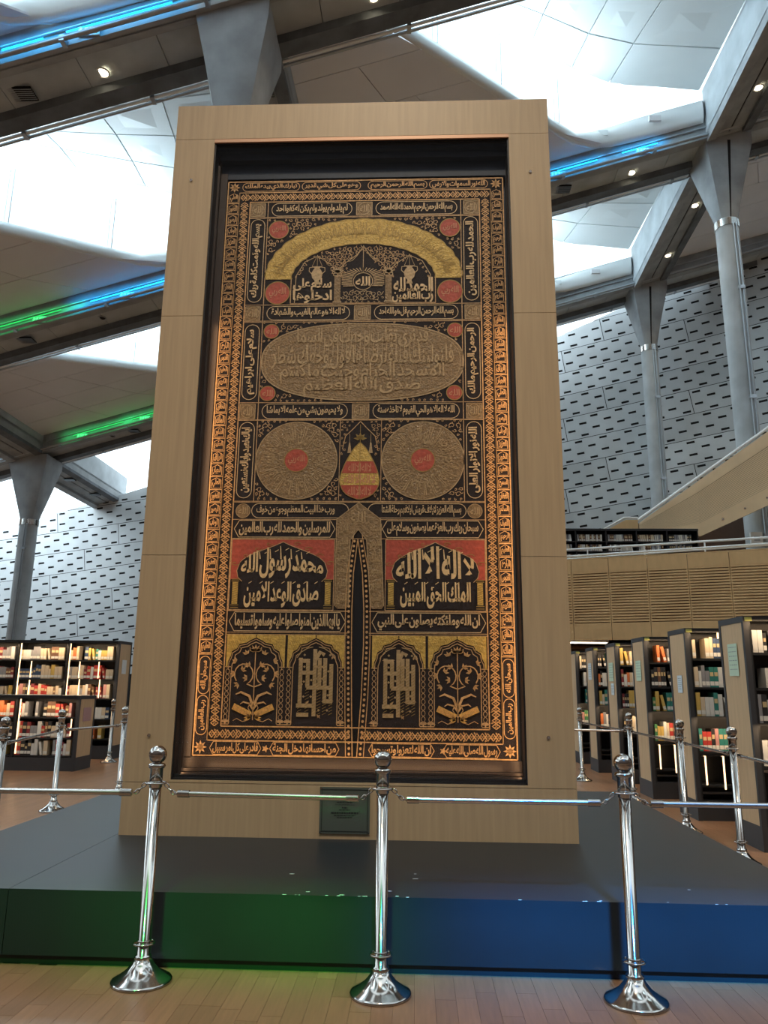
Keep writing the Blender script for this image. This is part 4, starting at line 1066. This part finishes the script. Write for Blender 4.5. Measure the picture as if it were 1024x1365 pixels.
rail(LP[0], LP[1], 'steel rail of the left row, from the left edge to the next post')
rail(LP[1], LP[2], 'steel rail of the left row ending behind the wooden frame')
rail(RP_[0], RP_[1], 'steel rail of the right row leaving the right edge of the photo')
rail(RP_[1], RP_[2], 'steel rail between the two nearest right-row posts')
rail(RP_[2], RP_[3], 'steel rail from the right row towards the back corner post')
rail(RP_[3], (.9, 9.6), 'steel rail of the back row vanishing behind the wooden frame')
rail(RP_[3], (2.36, 11.3), 'farthest steel rail on the right, between the two rear posts')
rail(LP[2], (-2.0, 9.1), 'steel rail behind the wooden frame at left')

# ------------------------------------------------------------------ books
BCOL = {'red': (.45, .04, .03), 'orange': (.62, .17, .05), 'cream': (.62, .50, .34), 'white': (.66, .65, .60), 'grey': (.24, .24, .25), 'black': (.02, .02, .022), 'navy': (.03, .06, .13),
        'teal': (.03, .20, .17), 'green': (.06, .22, .08), 'brown': (.16, .075, .04), 'yellow': (.60, .40, .10), 'maroon': (.22, .03, .035), 'pink': (.55, .26, .24), 'blue': (.06, .18, .36)}
BM = {}
def book_mesh(c, w, h, d):
    k = (c, w, h, d)
    if k not in BM:
        m = mat('book_cloth_'+c, BCOL[c], .55); mb = MB()
        mb.box(-w/2, w/2, 0, .004, 0, h, 0); mb.box(-w/2, -w/2+.003, .004, d, 0, h, 0); mb.box(w/2-.003, w/2, .004, d, 0, h, 0)
        mb.box(-w/2+.003, w/2-.003, .004, d-.004, .003, h-.004, 1)
        mb.box(-w/2+.001, w/2-.001, -.0015, 0, .018, .058, 2)
        if c in ('red', 'navy', 'black', 'green', 'maroon', 'brown', 'teal', 'blue'): mb.box(-w/2+.004, w/2-.004, -.0012, 0, h*.55, h*.74, 3)
        o = mb.build('book', [m, mat('book_pages', (.62, .56, .44), .8), mat('call_label', (.70, .68, .62), .7), mat('spine_title', (.55, .42, .22), .5)])
        BM[k] = o.data; bpy.data.objects.remove(o)
    return BM[k]
NB = [0]
ORD = ['first', 'second', 'third', 'fourth', 'fifth', 'sixth', 'seventh', 'eighth', 'ninth', 'tenth', 'eleventh', 'twelfth', 'thirteenth', 'fourteenth', 'fifteenth', 'sixteenth', 'seventeenth', 'eighteenth', 'nineteenth', 'twentieth', 'twenty-first', 'twenty-second', 'twenty-third', 'twenty-fourth', 'twenty-fifth', 'twenty-sixth', 'twenty-seventh', 'twenty-eighth', 'twenty-ninth', 'thirtieth']
REST = MB(); RESTM = []
def put_book(x, y, z, c, w, h, d, k, place, group, lean=0):
    me = book_mesh(c, w, h, d)
    if NB[0] >= 300 or group is None:
        cs, sn = math.cos(lean), math.sin(lean); base = len(RESTM)
        idx = []
        for m in me.materials:
            if m not in RESTM: RESTM.append(m)
            idx.append(RESTM.index(m))
        o = len(REST.v)
        REST.v += [(x+v.co.x*cs+v.co.z*sn, y+v.co.y, z-v.co.x*sn+v.co.z*cs) for v in me.vertices]
        for p in me.polygons: REST.f.append([i+o for i in p.vertices]); REST.m.append(idx[p.material_index]); REST.t.append(1); REST.smooth.append(False)
        return
    o = bpy.data.objects.new('book', me); COL.objects.link(o); o.location = (x, y, z); o.rotation_euler[1] = lean
    tag(o, '%s book, %s from left, %s' % (c, ORD[min(k, 29)], place), 'book', group); NB[0] += 1
def shelf_row(x0, x1, y, z, hmax, pal, place, group, seed, fill=1.0, ws=(.028, .034, .042)):
    q = random.Random(seed); x = x0; n = 0
    if fill <= 0: return
    while x < x1-.05:
        if q.random() > fill: x += q.uniform(.05, .12); continue
        c = q.choice(pal); w = q.choice(ws); h = q.choice((.165, .19, .205, .22, .235)); h = min(h, hmax)
        for k in range(q.choice((1, 1, 1, 2))):
            if x+w > x1: return
            put_book(x+w/2, y+.012, z+.001, c, w, h, .16, n, place, group); x += w+.003; n += 1
        if q.random() < .12 and x+.12 < x1:
            put_book(x+.062, y+.012, z+.004, c, .034, .19, .16, n, place, group, lean=-.2); x += .088; n += 1
_SL = shelf_glow_scale = .35
PAL_A = ['cream', 'white', 'cream', 'grey', 'red', 'brown', 'black', 'white', 'cream', 'maroon', 'pink']
PAL_B = ['orange', 'cream', 'red', 'teal', 'grey', 'brown', 'white', 'black', 'navy', 'green', 'yellow', 'pink', 'cream']
def bookcase(x0, nb, bw, y, depth, H, boards, label, end, strips, name='bookcase', plinth=.19, endm=veneer_end):
    """long side faces the camera; end = -1/+1: which end shows its veneered panel"""
    x1 = x0+nb*bw; t = empty(name, ((x0+x1)/2, y+depth/2, 0), label, 'bookcase')
    MB().box(x0, x1, y+.005, y+depth-.005, 0, plinth).build('plinth', plinthgrey, t)
    MB().box(x0, x1, y+depth/2-.01, y+depth/2+.01, plinth, H-.04).build('back_panel', blacksteel, t)
    MB().box(x0-.01, x1+.01, y-.01, y+depth+.01, H-.045, H).build('top_board', blacksteel, t)
    for k in range(nb+1):
        x = x0+k*bw; MB().box(max(x-.018, x0), min(x+.018, x1), y, y+depth, plinth, H-.045).build('upright', blacksteel, t)
    for k in range(nb):
        for z in boards: MB().box(x0+k*bw+.018, x0+(k+1)*bw-.018, y+.01, y+depth/2-.01, z-.022, z).build('shelf_board', blacksteel, t)
    xe0, xe1 = (x0-.045, x0-.002) if end < 0 else (x1+.002, x1+.045)
    f = MB().box(xe0, xe1, y-.01, y+depth+.01, 0, plinth); f.build('end_plinth', plinthgrey, t)
    e = MB()
    e.box(xe0, xe1, y-.01, y+.03, plinth, H); e.box(xe0, xe1, y+depth-.03, y+depth+.01, plinth, H); e.box(xe0, xe1, y+.03, y+depth-.03, H-.05, H); e.build('end_frame', plinthgrey, t)
    MB().box(xe0+.006, xe1-.006, y+.031, y+depth-.031, plinth+.001, H-.051).build('end_panel', endm, t)
    for (xs, z0, z1) in strips:
        s = MB().box(xs-.007, xs+.007, y-.006, y+.004, z0, z1).build('light_strip', stripm, t)
    return t
def shelf_glow(x, y, z, e, sx=.8):
    light('book_fill', 'AREA', (x, y-.10, z), e*.33, (1, .70, .42), (x, y+.12, z-.9), sx, .03)  # added fill that brightens the books, apart from the light strips
# right-hand row
ys = [6.70, 8.15, 9.62, 11.0, 12.35, 13.7]
bd = [.34, .665, 1.01, 1.30, 1.595]
orda = ['nearest', 'second', 'third', 'fourth', 'fifth', 'farthest']
for i, y in enumerate(ys):
    x0 = 2.875
    st_ = [(x0+.07, .34, .62), (x0+.25, .30, .62)] if i in (1, 2) else [(x0+.24, 1.78, 1.86)]
    st_ += [(x0+.30, 1.80, 1.86), (x0+.52, 1.80, 1.86)] if i == 1 else []
    t = bookcase(x0, 2, .92, y, .52, 1.905, bd, '%s bookcase of the right-hand row, black steel with a light wood end panel' % orda[i], -1, st_)
    MB().box(x0-.03, x0+.03, y-.016, y-.0105, 1.86, 1.895).build('yellow_shelf_tag', mat('tag_yellow', (.50, .48, .12), .6), t)
    for z in (.3, .66): MB().box(x0+.02, x0+.90, y+.012, y+.02, z-.045, z-.025).build('shelf_lip', chrome_b, t)
    vx = [.42, .58, .50, .40, .34, .30][i]
    for k, z in enumerate(bd):
        if z < .5 and i in (0, 1): fill = .0
        else: fill = .96
        if z < .5 and i > 1: fill = 0
        pal = PAL_B if k != 3 or i != 2 else ['black', 'brown', 'grey', 'black']
        if i == 0: pal = ['black', 'grey', 'black', 'white', 'red', 'grey', 'cream', 'pink'] 
        if i == 3: pal = ['cream', 'yellow', 'orange', 'maroon', 'black', 'white']
        shelf_row(x0+.03, x0+vx, y, z, .25, pal, '%s shelf of the %s right-hand bookcase' % (['bottom', 'fourth', 'third', 'second', 'top'][k], orda[i]), 'books of the %s right-hand bookcase' % orda[i] if i < 4 else None, 100+i*10+k, fill if fill else -1)
    shelf_glow(x0+.4, y, 1.86, 9); shelf_glow(x0+.4, y-.02, .98, 7)
def notice(y0, y1, z0, z1, label, m, i):
    x = 2.875-.045
    o = empty('paper_notice', (x-.002, (y0+y1)/2, z0), label, 'notice')
    MB().box(x-.003, x-.0005, y0, y1, z0, z1).build('sheet', m, o)
    tx = MB(); q = random.Random(i)
    for k in range(6):
        z = z1-.03-k*(z1-z0-.05)/6; yy = y1-.02
        while yy > y0+.03: wd = q.uniform(.01, .04); tx.box(x-.004, x-.003, max(yy-wd, y0+.02), yy, z-.004, z+.002); yy -= wd+.012
    tx.build('printed_lines', mat('faded_ink', (.25, .30, .28), .8), o)
pg = mat('pale_green_paper', (.55, .68, .52), .8); pw = mat('bluish_paper', (.60, .68, .72), .8)
notice(6.86, 7.06, 1.40, 1.68, 'large pale green notice on the end of the nearest right-hand bookcase', pg, 1)
notice(8.32, 8.46, 1.24, 1.42, 'small white notice on the end of the second right-hand bookcase', pw, 2)
notice(9.78, 10.0, 1.37, 1.62, 'pale green notice on the end of the third right-hand bookcase', pg, 3)
notice(11.14, 11.38, 1.37, 1.63, 'pale green notice on the end of the fourth right-hand bookcase, upper of two', pg, 4)
notice(11.14, 11.30, 1.18, 1.34, 'small white notice under the green one on the fourth right-hand bookcase', pw, 5)
notice(12.5, 12.72, 1.40, 1.66, 'bluish notice on the end of the fifth right-hand bookcase', pw, 6)
# left-hand bookcases
bl = [.33, .66, 1.0, 1.325, 1.65]
x1 = -5.195; nb = 5; bw = .88
t = bookcase(x1-nb*bw, nb, bw, 13.2, .56, 1.985, bl, 'long tall black bookcase at left with lit shelves and wood end panel', 1,
             [(x1-bw+.05, 1.02, 1.93), (x1-2*bw+.05, 1.02, 1.93), (x1-3*bw+.05, 1.02, 1.93), (x1-.26, 1.01, 1.32), (x1-.62, 1.01, 1.32), (x1-.30, 1.34, 1.62), (x1-.64, 1.34, 1.62), (x1-1.5, 1.34, 1.62), (x1-1.5, 1.05, 1.30), (x1-.35, .35, .62)], plinth=.22)
for k, z in enumerate(bl[1:]):
    for j in range(3):
        pal = PAL_A if (k+j) % 3 else ['cream', 'white', 'orange', 'teal', 'navy', 'grey', 'cream', 'yellow']
        if j == 2 and k > 1: pal = ['black', 'brown', 'grey', 'maroon', 'white']
        shelf_row(x1-(j+1)*bw+.04+(.45 if j == 2 else 0)+(.2 if (j == 0 and k == 0) else 0), x1-j*bw-.03, 13.2, z, .26, pal, '%s shelf, %s bay of the tall left bookcase' % (['fourth', 'third', 'second', 'top'][k], ['right', 'second-right', 'third-right'][j]), 'books of the tall left bookcase', 300+k*5+j, .97, (.040, .050, .062)) if (j == 0 or k > 0) else None
put = put_book
shelf_row(x1-.55, x1-.10, 13.2, bl[0], .24, ['yellow', 'cream', 'orange'], 'lowest shelf of the tall left bookcase', 'books of the tall left bookcase', 350, .8, (.040, .050, .062))
for j in range(4): shelf_glow(x1-(j+.5)*bw, 13.2, 1.90, 9); 
for j in range(2): shelf_glow(x1-(j+.5)*bw, 13.18, 1.28, 5)
x2 = -5.03
bl2 = [.22, .47, .765]
t = bookcase(x2-3*.92, 3, .92, 11.42, .56, 1.075, bl2, 'low black bookcase at left in front of the tall one', 1, [(x2-.92+.06, .24, 1.02), (x2-2*.92+.06, .24, 1.02), (x2-.06, .50, .74)], plinth=.19)
for k, z in enumerate(bl2):
    for j in range(2):
        shelf_row(x2-(j+1)*.92+.04+(.45 if j else 0), x2-j*.92-.03, 11.42, z, .23, PAL_A if j == 0 else PAL_B, '%s shelf, %s bay of the low left bookcase' % (['bottom', 'middle', 'top'][k], ['right', 'second-right'][j]), 'books of the low left bookcase', 400+k*5+j, .96, (.040, .050, .060))
for j in range(2): shelf_glow(x2-(j+.5)*.92, 11.42, 1.0, 6)
o = empty('paper_notice', (x2+.049, 11.7, .60), 'pinkish notice on the end of the low left bookcase', 'notice'); MB().box(x2+.046, x2+.049, 11.56, 11.84, .70, .90).build('sheet', mat('pink_paper', (.45, .27, .27), .8), o)
o = empty('paper_notice', (x1+.049, 13.4, 1.4), 'white notice on the end of the tall left bookcase', 'notice'); MB().box(x1+.046, x1+.049, 13.36, 13.56, 1.42, 1.66).build('sheet', paperm, o)

# ------------------------------------------------------------------ mezzanine on the right
th = R(22); mx, my = 3.81, 19.014; ex = Vector((math.cos(th), -math.sin(th), 0)); ey = Vector((math.sin(th), math.cos(th), 0))
def MZ(a, d, z): p = Vector((mx, my, z))+ex*a+ey*d; return (p.x, p.y, p.z)
def mzbox(mb, a0, a1, d0, d1, z0, z1, mi=0, tone=1): return mb.hexa([MZ(a0, d0, z0), MZ(a1, d0, z0), MZ(a1, d1, z0), MZ(a0, d1, z0), MZ(a0, d0, z1), MZ(a1, d0, z1), MZ(a1, d1, z1), MZ(a0, d1, z1)], mi, tone)
bal = empty('balcony', MZ(2.4, 0, 2.39), 'light wood balcony parapet with slatted panels above the right-hand bookcases', 'balcony')
aw = .905; a = -2.6
while a < 9:
    MZt, MZb = 4.38, 2.39
    MB_ = MB(); mzbox(MB_, a+.006, a+aw-.006, 0, .04, 4.07, MZt); MB_.build('top_board', veneer_h, bal)
    MB_ = MB(); mzbox(MB_, a+.006, a+aw-.006, 0, .04, MZb, 2.80); MB_.build('bottom_board', veneer_h, bal)
    MB_ = MB(); mzbox(MB_, a+.006, a+.03, 0, .04, 2.80, 4.07).build('panel_stile', veneer_h, bal)
    mzbox(MB(), a+aw-.03, a+aw-.006, 0, .04, 2.80, 4.07).build('panel_stile', veneer_h, bal)
    for k in range(19):
        MB_ = MB(); z = 2.80+k*(1.27/19); mzbox(MB_, a+.03, a+aw-.03, .003, .03, z+.022, z+.067); MB_.build('slat', veneer_h, bal)
    a += aw
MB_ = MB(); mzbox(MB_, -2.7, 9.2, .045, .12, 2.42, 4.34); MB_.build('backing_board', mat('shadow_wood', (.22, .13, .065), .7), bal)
MB_ = MB(); mzbox(MB_, -2.7, 9.2, .0, .16, 4.385, 4.41); MB_.build('coping', veneer_h, bal)
sl_ = MB(); mzbox(sl_, -2.7, 12, .12, 4.0, 2.45, 2.75); sl_.hexa([(0, 20, 2.45), (14, 18, 2.45), (16, 31, 2.45), (-2, 31, 2.45), (0, 20, 2.75), (14, 18, 2.75), (16, 31, 2.75), (-2, 31, 2.75)])
sl_.build('floor_mezzanine', veneer_h, kind='structure')
hr = empty('balcony_handrail', MZ(2.4, .08, 4.38), 'white tubular double handrail along the top of the balcony parapet', 'handrail')
MB().tube([MZ(-2.6, .1, 4.665), MZ(9, .1, 4.68)], .028, 8).build('upper_rail', whitemetal, hr)
MB().tube([MZ(-2.6, .1, 4.48), MZ(9, .1, 4.56)], .028, 8).build('lower_rail', whitemetal, hr)
MB().tube([MZ(-2.6, .25, 4.42), MZ(9, .35, 4.60)], .022, 8).build('rear_rail', whitemetal, hr)
a = -2.2
while a < 9:
    MB().tube([MZ(a, .1, 4.40), MZ(a, .1, 4.67)], .018, 6).build('rail_post', whitemetal, hr); a += 1.36
# bookcase upstairs
mc = empty('bookcase', (5.9, 20.75, 2.75), 'long black bookcase upstairs behind the balcony handrail', 'bookcase')
MB().box(2.0, 7.70, 20.95, 21.0, 2.75, 5.51).build('back_panel', blacksteel, mc); MB().box(2.0, 7.70, 20.48, 21.0, 5.45, 5.51).build('top_board', blacksteel, mc)
x = 7.70
while x > 2: MB().box(x-.03, x, 20.5, 20.95, 2.75, 5.45).build('upright', blacksteel, mc); x -= .823
for z in (4.32, 4.62, 4.89, 5.165): MB().box(2.0, 7.70, 20.52, 20.95, z-.025, z).build('shelf_board', blacksteel, mc)
for k, z in enumerate((5.165, 4.89, 4.62)):
    for j in range(5):
        xb = 7.70-(j+1)*.823; n_ = 12
        q = random.Random(500+k*7+j)
        pal = ['white', 'grey', 'cream', 'white', 'grey', 'brown'] if j else ['grey', 'black', 'white', 'black']
        x = xb+.04; end = xb+.823*(.9 if j else .8)
        while x < end-.05:
            c = q.choice(pal); put_book(x+.03, 20.56, z+.002, c, .044, .19, .16, 0, '', None, lean=(-.13 if q.random() < .35 else 0)); x += .056
# stair parapet
sp_ = empty('stair_parapet', (9.0, 21.6, 5.6), 'broad sloping light wood stair parapet with fine grooves at right', 'parapet')
YS = 21.45
def sx(z): return z
A0, A1 = (6.42, 5.86), (12.4, 10.1); B0, B1 = (8.13, 5.50), (12.4, 7.46)
MB().prism([(6.42, 5.50), (8.13, 5.50), B1, A1, (6.42, 5.88)], YS+.03, YS+.5).build('parapet_core', mat('groove_wood', (.42, .30, .18), .6), sp_)
def ln_(f, x):     # interpolated line between lower (f=0) and upper (f=1) edges
    zl = 5.50+(x-8.13)*(B1[1]-5.50)/(B1[0]-8.13) if x > 8.13 else 5.50
    zu = 5.88+(x-6.42)*(A1[1]-5.88)/(A1[0]-6.42); return zl+(zu-zl)*f
def slope_strip(mb, f0, f1, y0, y1, xa=6.42, xb=12.4, n=6):
    xs = [xa, 8.13]+[8.13+(xb-8.13)*k/n for k in range(1, n+1)] if xa < 8.13 else [xa+(xb-xa)*k/n for k in range(n+1)]
    for a, b in zip(xs, xs[1:]):
        mb.hexa([(a, y0, ln_(f0, a)), (b, y0, ln_(f0, b)), (b, y1, ln_(f0, b)), (a, y1, ln_(f0, a)), (a, y0, ln_(f1, a)), (b, y0, ln_(f1, b)), (b, y1, ln_(f1, b)), (a, y1, ln_(f1, a))])
mb = MB(); slope_strip(mb, 0, .24, YS, YS+.04); mb.build('lower_board', veneer_pale, sp_)
mb = MB(); slope_strip(mb, .80, 1, YS, YS+.04); mb.build('upper_board', veneer_pale, sp_)
for k in range(20):
    f = .245+k*.0275; mb = MB(); slope_strip(mb, f, f+.0215, YS+.006, YS+.03); mb.build('grooved_slat', veneer_pale, sp_)
MB().tube([(6.42, YS+.1, 5.98), (12.4, YS+.1, 10.2)], .045, 8).build('handrail', whitemetal, sp_)
for f in (.25, .5, .75): 
    x = 8.13+f*2.6; MB().tube([(x, YS-.02, ln_(.11, x)), (x, YS+.01, ln_(.11, x))], .03, 10).build('bolt_cap', chrome_b, sp_)
lw = empty('landing_wall', (6.0, 21.6, 5.0), 'small sloped light wood wall end above the upstairs bookcase', 'wall')
MB().prism([(5.4, 5.0), (6.40, 5.0), (6.40, 5.98), (6.05, 5.98), (5.4, 5.62)], YS+.05, YS+.4).build('panel', veneer_h, lw)
MB().tube([(5.35, YS+.1, 5.66), (6.03, YS+.1, 6.05), (6.42, YS+.1, 6.05)], .03, 8).build('rail', whitemetal, lw)
MB().box(8.2, 16, 24.4, 24.6, 2.75, 6.9).build('wall_upper_recess', brownwall, kind='structure')
MB().box(-1.5, 24, 24.5, 24.7, 0, 2.45).build('wall_lower_recess', brownwall, kind='structure')
bx = empty('wall_control_box', (10.2, 22.2, 5.9), 'small white box fixed on the column beneath the sloping parapet', 'box')
xq, yq = G(UL[3], YA+S_+BW/2, 0)[:2]
MB().box(xq-.42, xq-.08, yq-.47, yq-.37, 5.55, 5.95).build('case', paperm, bx); MB().box(xq-.34, xq-.16, yq-.48, yq-.47, 5.68, 5.82).build('grey_screen', steel, bx)
tl = empty('ceiling_light', (3.9, 19.6, 2.36), 'white strip light under the balcony edge beside the frame', 'light'); MB().box(3.3, 4.9, 19.55, 19.7, 2.38, 2.45).build('housing', whitemetal, tl); MB().box(3.35, 4.85, 19.57, 19.68, 2.36, 2.38).build('tube', lampm, tl)


tag(REST.build('distant_books', RESTM), 'small far books on the upstairs bookcase and the farthest lower shelves', 'books', None, 'stuff')
print('books', NB[0], len(REST.f)//20, 'objects', len(bpy.data.objects))
